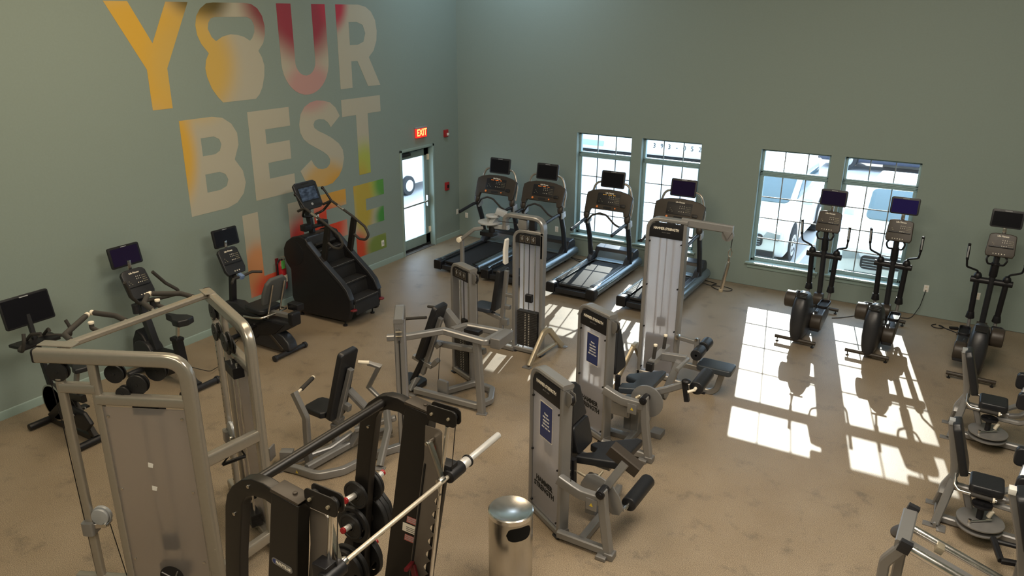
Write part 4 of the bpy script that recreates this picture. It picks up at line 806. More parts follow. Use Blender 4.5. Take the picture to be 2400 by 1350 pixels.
m = MB(.006); m.bar((6.78, -6.2, .1), (6.78, -6.2, .67), .10, .10, Y); m.bar((6.78, -6.2, .62), (7.15, -6.3, .70), .07, .07, Y); m.bar((7.1, -6.25, .62), (7.22, -6.15, 1.05), .08, .07, Y); m.out('seat_frame', 'silver', t)
m = MB(.008); m.bar((6.985, -6.42, 1.09), (6.985, -5.88, 1.09), .07, .07, Z); m.bar((6.99, -6.13, 1.08), (7.29, -6.10, 1.09), .07, .09, Z); m.out('handle_crossbar', 'silver', t)
m = MB(.012, 3); m.box((6.985, -6.43, 1.06), (.08, .07, .10)); m.out('crossbar_end_cap', 'black', t)
for y in (-6.34, -6.02):
    m = MB(.003); m.cyl((6.99, y, 1.12), (7.0, y, 1.28), .020, n=14); hg = m.out('grip_peg', 'grip', t); m = MB(.006); m.cyl((7.0, y, 1.275), (7.0, y, 1.30), .022, n=14); m.out('peg_cap', 'cream', hg)
m = MB(.004); m.cyl((7.30, -6.08, 1.09), (7.29, -6.42, 1.09), .024, n=16); m.out('release_lever', 'silver', t)
pad(t, 'back_pad', rrect(.32, .50, .05), (6.44, -6.12, 1.0), Y, nrm((-.2, 0, 1)), .08)
m = MB(.006); m.bar((6.42, -6.12, .1), (6.34, -6.12, 1.15), .06, .06, Y); m.box((6.56, -6.3, .03), (.5, .09, .06)); m.box((7.0, -6.05, .035), (.14, .16, .07)); m.out('back_frame', 'dsilver', t)
m = MB(.006); m.bar((6.62, -6.44, .62), (6.62, -6.44, .86), .05, .05, Y); m.out('selector_block', 'black', t)
LOC()
# ---- D: pulldown
t = TW('lat_pulldown_machine', 'tall silver pulldown machine with frosted tower and top arm reaching right', 'gym machine', (6.6, -4.6, 0))
PD_, u, n, w = sel_tower(t, (6.15, -4.62), (6.70, -4.62), 2.27, .13, big=False)
m = MB(); m.rt([(6.60, -4.55, 2.245), (7.25, -4.50, 2.22)], .10, .07, Z, rad=.012); a_ = m.out('top_arm', 'silver', t)
for y in (-4.55, -4.45): pass
m = MB(.004); m.cyl((7.19, -4.52, 2.14), (7.19, -4.48, 2.14), .075, n=32); m.out('pulley_wheel', 'silver', t)
m = MB(.003); m.prism([(7.13, 2.2), (7.25, 2.2), (7.20, 2.09)], (0, -4.545, 0), X, Z, .006); m.out('pulley_bracket', 'dsilver', t)
m = MB(); m.tube([(7.255, -4.5, 2.16), (7.245, -4.5, 1.98)], .005, 0, 6); m.out('cable', 'black', t)
m = MB(); m.tube([(7.245, -4.5, 1.98), (7.265, -4.5, 1.93), (7.255, -4.5, 1.87), (7.225, -4.5, 1.87), (7.22, -4.5, 1.93), (7.245, -4.5, 1.98)], .006, .02, 8); m.out('carabiner', 'steel', t)
for z in (.62, .33): pass
m = MB(.006); m.bar((6.69, -4.6, .68), (6.95, -4.6, .66), .055, .055, Y); m.bar((6.96, -4.6, .30), (6.96, -4.6, .72), .06, .06, Y); m.bar((6.68, -4.6, .31), (7.15, -4.62, .31), .07, .07, Y); m.out('thigh_pad_arm', 'silver', t)
m = MB(.003); m.cyl((6.955, -4.64, .71), (6.955, -4.60, .71), .02); m.cyl((6.70, -4.66, .69), (6.70, -4.58, .69), .03); m.out('adjuster_knob', 'steel', t)
m = MB(.003); m.cyl((7.04, -4.88, .60), (7.04, -4.34, .60), .018); m.out('roller_axle', 'cream', t)
for a, b in ((-4.88, -4.66), (-4.58, -4.36)): m = MB(.016, 4); m.cyl((7.04, a, .60), (7.04, b, .60), .075, n=28); m.out('thigh_roller', 'vinyl', t)
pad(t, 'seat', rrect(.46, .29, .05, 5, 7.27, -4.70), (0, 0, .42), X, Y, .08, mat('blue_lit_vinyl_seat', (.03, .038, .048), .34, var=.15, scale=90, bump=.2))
m = MB(); m.rt([(7.36, -4.68, .38), (7.30, -4.67, .10), (7.22, -4.66, .03), (6.70, -4.62, .03)], .06, .08, Y, .12, rad=.012); m.out('seat_support', 'silver', t)
m = MB(.003); m.box((7.08, -4.66, .01), (.16, .12, .02)); m.out('rubber_foot', 'black', t)
m = MB(.01, 3); m.rt([(6.10, -4.68, .42), (6.02, -5.02, .02)], .05, .08, X, rad=.012); m.rt([(6.10, -4.60, .42), (6.06, -4.2, .02)], .05, .08, X, rad=.012); m.box((6.10, -4.62, .43), (.06, .14, .06)); m.out('side_stabilizer', 'gold', t)
LOC()
b_ = TW('pulldown_bar', 'short grey straight bar hanging from the pulldown machine cable', 'cable bar', (7.22, -4.5, 1.6))
m = MB(.004); m.cyl((7.235, -4.5, 1.87), (7.235, -4.5, 1.80), .014); m.cyl((7.235, -4.5, 1.80), (7.175, -4.5, 1.40), .024, n=16); m.out('bar_tube', 'steel', b_)
m = MB(.004); m.cyl((7.178, -4.5, 1.425), (7.17, -4.5, 1.39), .028, n=16); m.out('end_cap', 'gold', b_); LOC()
# ---- B: shoulder press
t = TW('shoulder_press_machine', 'silver press machine with low tower, bent lever frame and dark counterweight box', 'gym machine', (4.4, -6.5, 0))
PB_, u, n, w = sel_tower(t, (3.905, -5.885), (4.352, -6.075), 1.63, .12, 'open', .62); top_pulley(t, PB_, w, 1.63)
m = MB(); m.rt([(3.90, -6.72, .07), (4.84, -6.66, .07), (4.90, -6.45, .07), (4.76, -6.18, .07), (4.46, -6.14, .07), (4.24, -6.60, .07)], .08, .075, Z, .06, rad=.012); m.out('base_frame', 'silver', t)
foot(t, 3.86, -6.76); foot(t, 4.93, -6.70, 15)
m = MB(); m.rt([(4.915, -6.68, .01), (4.85, -6.68, .98)], .08, .09, Y, rad=.014); m.rt([(4.0, -6.42, .66), (4.80, -6.42, .72)], .07, .08, Z, rad=.012); m.rt([(3.80, -6.72, .05), (3.86, -6.64, .16), (3.78, -6.6, .10)], .07, .07, Y, rad=.012); m.out('upright_post', 'silver', t)
m = MB(); m.rt([(3.90, -7.22, 1.0), (4.12, -7.10, 1.02), (4.40, -6.74, 1.03), (4.98, -6.69, .99), (5.0, -6.32, .99), (4.50, -6.38, .99), (4.44, -6.62, 1.0)], .075, .085, Z, .04, rad=.012); m.out('lever_frame', 'silver', t)
sticker(t, V((4.80, -6.745, .99)), X, Z)
m = MB(.01, 3); m.box((5.10, -6.5, .99), (.13, .36, .13), rot=(0, 0, 3)); m.out('counterweight', 'dsilver', t)
m = MB(.006); m.box((4.68, -6.50, 1.0), (.22, .10, .05)); m.bar((4.60, -6.52, .86), (4.78, -6.5, .86), .06, .08, Z); m.out('pivot_link', 'black', t)
m = MB(.008); m.prism([(4.10, 1.10), (4.18, 1.14), (4.36, .98), (4.34, .86), (4.20, .84)], (0, -6.34, 0), X, Z, .10); m.out('cam_housing', 'silver', t)
up = nrm((.40, 0, 1)); 
pad(t, 'backrest', rrect(.27, .86, .045), (4.04, -6.52, .86), Y, up, .075)
m = MB(.006); m.bar((3.88, -6.52, .22), (4.20, -6.52, 1.08), .06, .06, Y); m.bar((3.74, -6.52, .44), (4.04, -6.52, .36), .06, .07, Y); m.box((4.08, -6.50, .42), (.12, .08, .06), rot=(0, -50, 0)); m.box((4.13, -6.5, .68), (.08, .06, .06), rot=(0, -50, 0)); m.out('seat_frame', 'silver', t)
m = MB(.004); m.bar((3.72, -6.56, .06), (3.90, -6.54, .42), .07, .06, Y, .01); m.out('seat_post', 'black', t)
pad(t, 'seat', rrect(.34, .32, .07, 5, 3.73, -6.54), (0, 0, .505), nrm((1, 0, -.12)), Y, .08)
for y, s in ((-6.72, 0), (-6.30, 1)): m = MB(); m.tube([(4.12, y + (.0), 1.14), (4.0, y, 1.11), (3.80, y - .05 + .1 * s, 1.07)], .019, .06, 12); m.out('press_handle', 'grip', t)
m = MB(.004); m.prism(rrect(.15, .19, .02), (4.28, -6.62, .17), X, Z, .05); m.out('pulley_guard', 'silver', t)
m = MB(); m.tube([(4.20, -6.62, .17), (4.20, -6.55, .70)], .004, 0, 6); m.out('cable', 'black', t)
LOC()
# ---- A: pectoral fly / rear delt
t = TW('pec_fly_machine', 'silver fly machine with sunlit open tower and round overhead cam discs', 'gym machine', (4.3, -4.8, 0))
PA_, u, n, w = sel_tower(t, (4.245, -4.83), (4.745, -4.83), 1.88, .12, 'open', .68)
m = MB(); m.rt([(4.10, -4.77, 1.84), (4.10, -4.77, 2.055), (4.72, -4.77, 2.055), (4.72, -4.77, 1.5)], .12, .055, Y, .15, rad=.012); m.out('overhead_arch', 'silver', t)
m = MB(.004); m.box((4.40, -4.77, 1.95), (.13, .10, .13)); m.out('pulley_box', 'silver', t)
m = MB(.004); m.box((4.55, -4.77, 1.95), (.09, .08, .15)); m.out('pulley_wheel', 'black', t)
m = MB(); m.tube([(4.34, -4.85, 1.97), (4.02, -4.85, 1.955)], .004, 0, 6); m.out('cable', 'black', t)
for z, r, dx in ((1.90, .17, 0), (2.0, .11, .06)): m = MB(.004); m.cyl((3.83 + dx, -4.77, z - .012), (3.83 + dx, -4.77, z + .012), r, n=48); m.out('cam_disc', 'lsilver', t)
m = MB(.004); m.cyl((3.83, -4.77, 1.82), (3.83, -4.77, 2.0), .035); m.bar((3.88, -4.8, 1.90), (3.98, -4.77, 2.05), .06, .10, Y); m.box((4.02, -4.76, 2.06), (.16, .10, .08), rot=(0, 20, 25)); m.bar((3.80, -4.77, 1.84), (4.15, -4.77, 1.86), .06, .06, Y); m.out('cam_pivot', 'lsilver', t)
m = MB(.006); m.box((3.82, -4.78, 1.73), (.22, .14, .06)); m.cyl((3.88, -4.78, 1.70), (3.88, -4.78, 1.84), .05); m.out('cam_bearing', 'black', t)
m = MB(); m.rt([(3.80, -4.9, 1.84), (3.70, -4.98, 1.82), (3.47, -5.0, 1.63)], .06, .05, Y, rad=.01); m.rt([(3.50, -5.0, 1.63), (3.50, -5.0, 1.05)], .06, .05, Y, rad=.01); m.out('fly_arm', 'silver', t)
m = MB(.004); m.cyl((3.47, -5.05, 1.64), (3.47, -4.95, 1.64), .04); m.out('arm_joint', 'cream', t)
m = MB(.004); m.cyl((3.50, -5.06, 1.04), (3.50, -5.06, 1.22), .02); m.out('fly_handle', 'grip', t)
m = MB(); m.rt([(4.16, -4.5, 1.84), (4.10, -4.3, 1.80), (4.05, -4.25, 1.5), (4.05, -4.25, 1.1)], .05, .05, Y, rad=.01); m.out('fly_arm', 'silver', t)
m = MB(.006, 3); m.prism([(0, 0), (.04, -.02), (.035, .16), (.05, .34), (.03, .36), (0, .2)], (4.16, -4.9, 1.38), X, Z, .10); m.out('range_selector_handle', 'white', t)
pad(t, 'backrest', rrect(.26, .66, .04), (4.02, -4.80, .92), Y, nrm((.16, 0, 1)), .075)
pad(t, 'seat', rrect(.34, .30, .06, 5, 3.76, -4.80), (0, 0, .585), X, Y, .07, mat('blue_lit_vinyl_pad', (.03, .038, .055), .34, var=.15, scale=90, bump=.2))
m = MB(.006); m.bar((4.03, -4.8, .1), (4.14, -4.8, 1.22), .06, .06, Y); m.bar((3.70, -4.8, .54), (4.06, -4.8, .46), .06, .07, Y); m.bar((4.08, -4.8, .85), (4.26, -4.8, .85), .05, .05, Y); m.box((4.16, -4.8, .66), (.09, .06, .06)); m.box((4.12, -4.80, .42), (.10, .08, .10)); m.out('seat_frame', 'silver', t)
m = MB(); m.rt([(3.86, -4.84, .04), (4.30, -4.84, .04)], .08, .07, Y, rad=.012); m.out('base_beam', 'silver', t); foot(t, 3.88, -4.85)
m = MB(); m.rt([(4.77, -5.22, .02), (4.79, -4.86, .40), (4.80, -4.76, .42), (4.81, -4.70, .40), (4.84, -4.34, .02)], .05, .09, X, .06, rad=.014); m.rt([(4.79, -5.06, .12), (4.82, -4.50, .12)], .045, .05, X, rad=.01); m.out('side_stabilizer', 'gold', t)
foot(t, 4.75, -5.24); foot(t, 4.85, -4.33)
LOC()
# ---- C: chest press seen from behind its tower
t = TW('chest_press_machine', 'silver chest press machine with narrow tower seen edge on and curved floor frame', 'gym machine', (4.2, -8.3, 0))
PC_, u, n, w = sel_tower(t, (4.26, -7.47), (4.60, -7.93), 1.63, .11, 'open', .6)
nC = u.cross(Z); e0 = V((4.60, -7.93, 0)) - nC * .055 + u * .002
for z in (1.49, 1.44): m = MB(.003); m.cyl(e0 + u * .018 + Z * z - nC * .035, e0 + u * .018 + Z * z + nC * .035, .007, n=10); m.out('pulley_bolt', 'gold', t)
for q in (-.014, .014): m = MB(.002); m.box(e0 + nC * q + Z * 1.44, (.01, .01, .16)); m.out('pulley_bracket', 'dsilver', t)
m = MB(.001); m.bar(e0 + Z * .06, e0 + Z * 1.38, .012, .012, Y); m.out('cable_slot', 'gap', t)
m = MB(); m.rt([(3.72, -8.90, .05), (3.95, -8.86, .05), (4.22, -8.84, .05), (4.38, -8.62, .05), (4.46, -8.2, .05), (4.60, -7.90, .05)], .09, .07, Z, .16, rad=.014); m.out('curved_base_rail', 'silver', t)
m = MB(); m.rt([(4.04, -8.82, .08), (4.08, -8.40, .08), (4.12, -8.0, .08), (4.3, -7.7, .08)], .08, .07, Z, rad=.012); m.rt([(3.80, -8.82, .08), (4.0, -8.40, .10), (4.1, -8.15, .2)], .06, .07, Z, rad=.012); m.rt([(4.20, -8.2, .30), (4.56, -7.92, .42)], .06, .07, Z, rad=.012); m.rt([(3.98, -8.3, .06), (3.98, -8.3, .35)], .07, .08, Y, rad=.012); m.rt([(4.12, -8.2, .08), (4.28, -8.12, .40)], .07, .08, Y, rad=.012); m.out('base_frame', 'silver', t)
m = MB(); m.rt([(4.62, -8.30, .02), (4.56, -8.05, .35), (4.50, -8.0, .55)], .06, .08, Y, rad=.012); m.out('support_leg', 'silver', t)
foot(t, 4.64, -8.33, 20); foot(t, 3.72, -8.92, -20); foot(t, 4.63, -7.90, 40)
pad(t, 'backrest', rrect(.27, .92, .045), (4.12, -8.28, .88), Y, nrm((.30, 0, 1)), .075)
pad(t, 'seat', [(-.17, -.10), (-.14, -.15), (-.02, -.16), (.12, -.17), (.16, -.12), (.16, .12), (.12, .17), (-.02, .16), (-.14, .15), (-.17, .10)], (3.80, -8.28, .50), X, Y, .075)
m = MB(.006); m.bar((3.93, -8.28, .12), (4.27, -8.28, 1.10), .055, .06, Y); m.bar((3.78, -8.28, .44), (4.05, -8.28, .38), .06, .07, Y); m.box((4.16, -8.26, .60), (.08, .06, .08), rot=(0, 15, 0)); m.box((4.02, -8.26, .40), (.09, .08, .10), rot=(0, 15, 0)); m.bar((4.14, -8.2, .78), (4.36, -8.1, .50), .07, .09, Y, .012); m.out('seat_frame', 'silver', t)
m = MB(); m.rt([(3.93, -8.68, .04), (3.95, -8.69, .45), (3.97, -8.70, .62), (3.80, -8.68, .87)], .06, .085, Y, .06, rad=.012); m.out('press_arm', 'silver', t)
m = MB(.004); m.cyl((3.80, -8.62, .845), (3.77, -8.52, .85), .014); m.out('handle_stem', 'cream', t)
m = MB(.006); m.cyl((3.785, -8.56, .85), (3.70, -8.30, .855), .024); g = m.out('press_grip', 'grip', t); m = MB(.006); m.cyl((3.70, -8.30, .855), (3.694, -8.28, .856), .026); m.out('grip_cap', 'cream', g)
m = MB(); m.rt([(4.22, -7.95, 1.03), (4.34, -7.90, 1.0), (4.12, -7.85, .66), (4.30, -7.85, .55)], .05, .05, Y, rad=.01); m.out('press_arm', 'silver', t)
m = MB(.004); m.cyl((4.14, -8.02, 1.05), (4.24, -7.95, 1.04), .022); m.out('press_grip', 'cream', t)
m = MB(.006); m.box((3.73, -8.80, .14), (.14, .10, .10), rot=(0, 0, 30)); m.box((3.56, -8.86, .14), (.02, .12, .16), rot=(0, 0, 20)); m.out('pulley_guard', 'silver', t)
sticker(t, V((3.98, -8.912, .06)), X, Z)
LOC()
# ---- steel trash can
def bin_(x, y, h, r, label, slot=True):
    t = T('trash_can', label, 'trash can', (x, y, 0))
    m = MB(0); m.lathe([(0, .0), (r - .006, 0), (r, .01), (r, h - .05), (r - .002, h - .045)], n=64); m.out('can_body', 'steel', t)
    m = MB(0); m.lathe([(r + .003, h - .05), (r + .004, h - .012), (r - .006, h - .003), (r - .03, h - .008), (r * .6, h - .022), (0, h - .028)], n=64); m.out('lid', 'chrome', t)
    if slot:
        a0 = R(-35); m = MB(0); b = bmesh.new(); N_ = 14; 
        rows = []
        for i in range(N_ + 1):
            q = -1 + 2 * i / N_; a = a0 + q * .62; hh = .062 * (1 - abs(q) ** 4) ** .5 + .004; rows.append([b.verts.new(((r + .0025) * math.cos(a), (r + .0025) * math.sin(a), h - .14 + s * hh)) for s in (-1, 1)])
        for i in range(N_): b.faces.new((rows[i][0], rows[i + 1][0], rows[i + 1][1], rows[i][1]))
        bmesh.ops.solidify(b, geom=list(b.faces), thickness=.002); m._merge(b, 0); m.out('disposal_slot', 'gap', t)
    return t
bin_(6.815, -9.15, .80, .19, 'round stainless steel trash can with black side slot beside the leg extension machine')
bin_(10.53, -8.36, .95, .15, 'polished steel canister top at the bottom right corner', False)
# ---- Smith machine
t = TW('smith_machine', 'black smith machine frame with leaning uprights and weight storage pegs', 'smith machine', (6.4, -10.7, 0))
def smith_side(y, dx, inner):
    o = (0, y, 0); s = inner    # inner: +1 if the rack interior lies towards +y
    out = [(5.86 , .03), (5.95, 1.02), (6.02, 1.49), (6.09, 1.90), (6.12, 1.99), (6.18, 2.07), (6.27, 2.145), (6.36, 2.18), (6.46, 2.185), (6.56, 2.165)]
    inn = [(6.56, 2.05), (6.46, 2.075), (6.36, 2.065), (6.29, 2.03), (6.25, 1.97), (6.16, 1.53), (6.09, 1.07), (5.97, .03)]
    m = MB(.008, 3); m.prism([(a + dx, b) for a, b in out + inn], o, X, Z, .075); fr = m.out('arched_rear_post', 'blkpaint', t)
    for a, b in ((6.17, 1.87), (6.33, 2.12)): m = MB(.003); m.cyl((a + dx, y - .045, b), (a + dx, y + .045, b), .012, n=12); m.out('bolt', 'steel', fr)
    m = MB(.008, 3); m.prism([(a + dx, b) for a, b in ((6.17, .03), (6.25, .54), (6.52, 2.07), (6.54, 2.16), (6.75, 2.14), (6.735, 2.06), (6.665, 1.53), (6.50, .6), (6.42, .03))], o, X, Z, .10); m.out('side_shroud', 'blkpaint', t)
    m = MB(.004); m.prism([(a + dx, b) for a, b in ((6.53, 2.165), (6.75, 2.15), (6.76, 2.165), (6.54, 2.19))], o, X, Z, .11); m.cyl((6.68 + dx, y, 2.16), (6.68 + dx, y, 2.185), .014); m.out('shroud_cap', 'brownblk', t)
    # notched catch plate on the inner side
    L0, L1 = V((6.74, 0, 2.06)), V((6.44, 0, .10)); d = (L1 - L0)
    left = [(6.72, 2.06), (6.70, 1.80), (6.53, .80), (6.42, .10)]
    right = [(6.545, .10)]
    for i in range(11):
        z = .32 + .125 * i; x = 6.545 + (z - .10) * (6.835 - 6.545) / 1.5; right += [(x + .012, z - .035), (x - .015, z - .012), (x - .03, z + .01), (x - .022, z + .032), (x + .018, z + .075)]
    right += [(6.85, 1.68), (6.86, 2.04), (6.84, 2.06)]
    m = MB(.002, 1); m.prism([(a + dx, b) for a, b in left + right[::1]][::1] if False else [(a + dx, b) for a, b in left[::-1][::-1] + right], (0, y + s * .060, 0), X, Z, .008); m.out('notched_catch_plate', 'catch', t)
    m = MB(.003); m.prism([(a + dx, b) for a, b in ((6.60, .10), (6.88, 1.75), (6.84, 1.75), (6.53, .10))], (0, y + s * .030, 0), X, Z, .04); m.out('guide_channel', 'blkpaint', t)
    m = MB(.003); m.bar((6.50 + dx, y + s * .068, .5), (6.71 + dx, y + s * .068, 1.75), .012, .02, Y); m.out('slot_trim', 'gap', t)
    for q in (-.028, .028): m = MB(.008, 3); m.prism(rrect(.245, .125, .035, 5, 6.865 + dx, 2.175), (0, y + s * .04 + q, 0), X, Z, .012); m.out('pulley_plate', 'blkpaint', t)
    for a in (6.79, 6.93): m = MB(.004); m.cyl((a + dx, y + s * .04 - .05, 2.175), (a + dx, y + s * .04 + .05, 2.175), .011, n=12); m.out('pulley_bolt', 'gold', t); m = MB(.003); m.cyl((a + dx, y + s * .04 - .015, 2.175), (a + dx, y + s * .04 + .015, 2.175), .04, n=24); m.out('pulley_wheel', 'iron', t)
    m = MB(.002); m.cyl((6.90 + dx, y + s * .05, 2.10), (6.62 + dx, y + s * .05, .10), .015, n=14); m.out('bar_guide_rod', 'chrome', t)
    m = MB(); m.tube([(6.965 + dx, y + s * .04, 2.17), (6.92 + dx, y + s * .04, 1.75)], .0035, 0, 6); m.out('cable', 'black', t)
    m = MB(.008, 3); m.rt([(5.75 + dx, y, .05), (7.15 + dx, y, .05)], .09, .08, Y, rad=.015); m.out('base_rail', 'blkpaint', t)
YN, YF2, DN = -11.33, -10.10, .0
smith_side(YF2, 0, -1); smith_side(YN, DN, 1)
m = MB(); m.tube([(6.30 + DN, YN, 2.10), (6.32, YF2, 2.11)], .034, 0, 16); m.out('top_crossbar', 'blkpaint', t)
m = MB(); m.rt([(5.90, YN, .10), (5.93, YF2, .10)], .07, .07, X, rad=.012); m.out('base_crossbar', 'blkpaint', t)
# stickers and brand plates
for z, h_, c in ((1.20, .055, 'red'), (1.12, .075, 'white'), (1.03, .055, 'red')):
    dx = (z - 1.12) * .18; m = MB(0); m.prism([(6.49 + dx - (.03 if c == 'white' else 0), z - h_ / 2), (6.59 + dx + (.02 if c == 'white' else 0), z - h_ / 2), (6.60 + dx + (.02 if c == 'white' else 0), z + h_ / 2), (6.50 + dx - (.03 if c == 'white' else 0), z + h_ / 2)], (0, YF2 - .052, 0), X, Z, .002); o_ = m.out('instruction_sticker', mat('pinkish_red_print', (.45, .13, .11), .5) if c == 'red' else 'lcd', t)
    for k in range(3): m = MB(0); m.prism([(6.50 + dx, z - h_ / 2 + .012 + .016 * k), (6.585 + dx, z - h_ / 2 + .012 + .016 * k), (6.585 + dx, z - h_ / 2 + .018 + .016 * k), (6.50 + dx, z - h_ / 2 + .018 + .016 * k)], (0, YF2 - .054, 0), X, Z, .001); m.out('sticker_text_line', 'lsilver' if c == 'red' else 'dsilver', o_)
m = MB(0); m.prism(rrect(.17, .045, .022), (6.565 + DN, YN - .052, 1.665), nrm((1, 0, -.12)), Z, .003); bp_ = m.out('brand_plate', 'dsilver', t)
text('brand_lettering', 'NAUTILUS', 'lcd', .026, (6.575 + DN, YN - .0545, 1.664), nrm((1, 0, -.12)), Z, bp_, .0006, bold=.0008)
m = MB(0); m.cyl((6.505 + DN, YN - .0535, 1.672), (6.505 + DN, YN - .0545, 1.672), .016, n=20); m.out('brand_emblem', 'blue', bp_)
m = MB(0); m.ell((6.785, YF2 - .0655, 1.90), (.025, .002, .03)); m.out('red_decal', mat('faded_red_decal', (.25, .07, .05), .5), t)
m = MB(.006); m.bar((6.56, YF2 - .07, .82), (6.66, YF2 - .13, .62), .05, .03, Y); m.bar((6.56, YF2 - .07, .84), (6.60, YF2 - .20, .88), .03, .03, Z); m.out('safety_catch', 'dred', t)
m = MB(.001); m.bar((6.60, YF2 - .118, .76), (6.64, YF2 - .13, .68), .03, .012, Y); m.out('catch_label', 'lcd', t)
for y, dx, s in ((YF2, 0, -1), (YN, DN, 1)):
    m = MB(.006); m.bar((6.885 + dx, y + s * .10, 1.695), (6.80 + dx, y + s * .12, 1.98), .02, .045, Y, .008); m.cyl((6.79 + dx, y + s * .07, 1.975), (6.79 + dx, y + s * .15, 1.975), .016); m.cyl((6.885 + dx, y + s * .09, 1.70), (6.885 + dx, y + s * .15, 1.70), .028); m.out('bar_catch_hook', 'steel', t)
    m = MB(.008, 3); m.cyl((6.90 + dx, y - .06, 1.70), (6.90 + dx, y + .10 * 1, 1.70), .05, n=24); m.box((6.86 + dx, y, 1.72), (.11, .09, .12)); m.out('bar_bearing', 'black', t)
pegs = []
def peg(x, y, z, s, ln, nm='storage_peg'):
    m = MB(.004); m.cyl((x, y, z), (x, y + s * ln, z + ln * .12), .024, n=20); p = m.out(nm, 'satin', t)
    m = MB(.005); m.cyl((x, y + s * ln, z + ln * .12), (x, y + s * (ln + .02), z + ln * .12 + .003), .0255, n=20); m.out('red_cap', 'red', p)
PG = [(6.04, 1.25), (5.99, .96), (5.92, .54)]
for x, z in PG:
    for s in (-1, 1): peg(x, YF2, z, s, .185 if s < 0 else .23)
for x, z in ((6.0 + DN, 1.0), (5.94 + DN, .62)): peg(x, YN, z, 1, .25); peg(x, YN, z, -1, .25)
LOC()
b_ = TW('barbell', 'long steel barbell held across the black smith machine', 'barbell', (6.9, -10.7, 1.70))
m = MB(.002); m.cyl((6.89, -11.40, 1.70), (6.90, -10.05, 1.70), .0155, n=20); m.out('bar_shaft', mat('knurled_cream_steel', (.62, .56, .46), .42, .55, var=.15, scale=120, bump=.3), b_)
for a, c in ((-10.02, -9.49), (-11.46, -11.98)): s = 1 if c > a else -1; xx = 6.90 if s > 0 else 6.89; m = MB(.003); m.cyl((xx, a + s * .03, 1.70), (xx, c, 1.70), .0255, n=28); m.cyl((xx, a + s * .02, 1.70), (xx, a + s * .10, 1.70), .04, n=28); sl = m.out('bar_sleeve', 'satin', b_); m = MB(.003); m.cyl((xx, a + s * .10, 1.70), (xx, a + s * .115, 1.70), .047, n=28); m.out('sleeve_collar', 'black', sl); m = MB(.003); m.cyl((xx, a - s * .03, 1.70), (xx, a + s * .03, 1.70), .022, n=20); m.out('sleeve_nut', 'gold', sl)
LOC()
# ---- plates on the pegs, each its own thing
def wplate(r, th, kind):
    m = MB(0)
    if kind == 'grip':
        outer = arc(0, 0, r, 0, 360, 40)[:-1]; holes = [arc(0, 0, .029, 0, 360, 16)[:-1]]
        for a in (90, 210, 330): holes.append([(r * .80 * math.cos(R(a + q)), r * .80 * math.sin(R(a + q))) for q in range(-30, 31, 10)] + [(r * .60 * math.cos(R(a + q)), r * .60 * math.sin(R(a + q))) for q in range(28, -29, -14)])
        m.prism(outer, (0, 0, 0), X, Z, th, .003, holes)
    else:
        nn = 12 if kind == 'poly' else 44
        prof = [(.029, -th / 2), (r * .35, -th / 2), (r * .38, -th * .3), (r * .8, -th * .3), (r * .84, -th / 2), (r - .006, -th / 2), (r, -th / 2 + .005), (r, th / 2 - .005), (r - .006, th / 2), (r * .84, th / 2), (r * .8, th * .3), (r * .38, th * .3), (r * .35, th / 2), (.029, th / 2), (.029, -th / 2)]
        m.lathe(prof, (0, 0, 0), Y, nn)
    return m.out('weight_plate', 'iron', None)
def place_plates(specs):
    protos = {}
    for (x, y, z, r, th, kind, label) in specs:
        key = (r, th, kind)
        if key not in protos: o = protos[key] = wplate(r, th, kind)
        else: o = protos[key].copy(); COL.objects.link(o)
        o.location = (x, y, z - .0)
        for k in ('kind',):
            if k in o: del o[k]
        tag(o, label, 'weight plate', 'black weight plates stored on the smith machine')
yl, yr = YF2 - .045, YF2 + .045
place_plates([
 (6.04, yl - .035, 1.257, .115, .028, 'round', 'small black plate on the upper peg facing the camera, behind its red cap'),
 (6.04, yr + .025, 1.262, .135, .026, 'round', 'black plate on the upper far-side peg, inner of the pair'),
 (6.04, yr + .056, 1.266, .125, .026, 'round', 'black plate on the upper far-side peg, outer of the pair'),
 (5.99, yl - .03, .966, .155, .03, 'grip', 'black plate with cut-out hand grips on the middle peg facing the camera'),
 (5.99, yl - .064, .966, .11, .025, 'round', 'small black plate on the middle peg in front of the grip plate'),
 (5.99, yr + .035, .967, .205, .045, 'round', 'large black plate on the middle far-side peg, against the post'),
 (5.99, yr + .085, .972, .20, .045, 'poly', 'twelve-sided black plate in the centre of the middle far-side peg'),
 (5.99, yr + .134, .978, .185, .04, 'poly', 'twelve-sided black plate outermost on the middle far-side peg'),
 (5.92, yl - .035, .544, .195, .04, 'round', 'large black plate on the lowest visible peg facing the camera'),
 (5.92, yl - .08, .548, .17, .035, 'grip', 'black grip plate outermost on the lowest visible peg facing the camera'),
 (5.92, yr + .035, .544, .195, .04, 'grip', 'large black grip plate on the lowest visible far-side peg'),
 (5.92, yr + .08, .548, .16, .035, 'round', 'black plate outermost on the lowest visible far-side peg')])
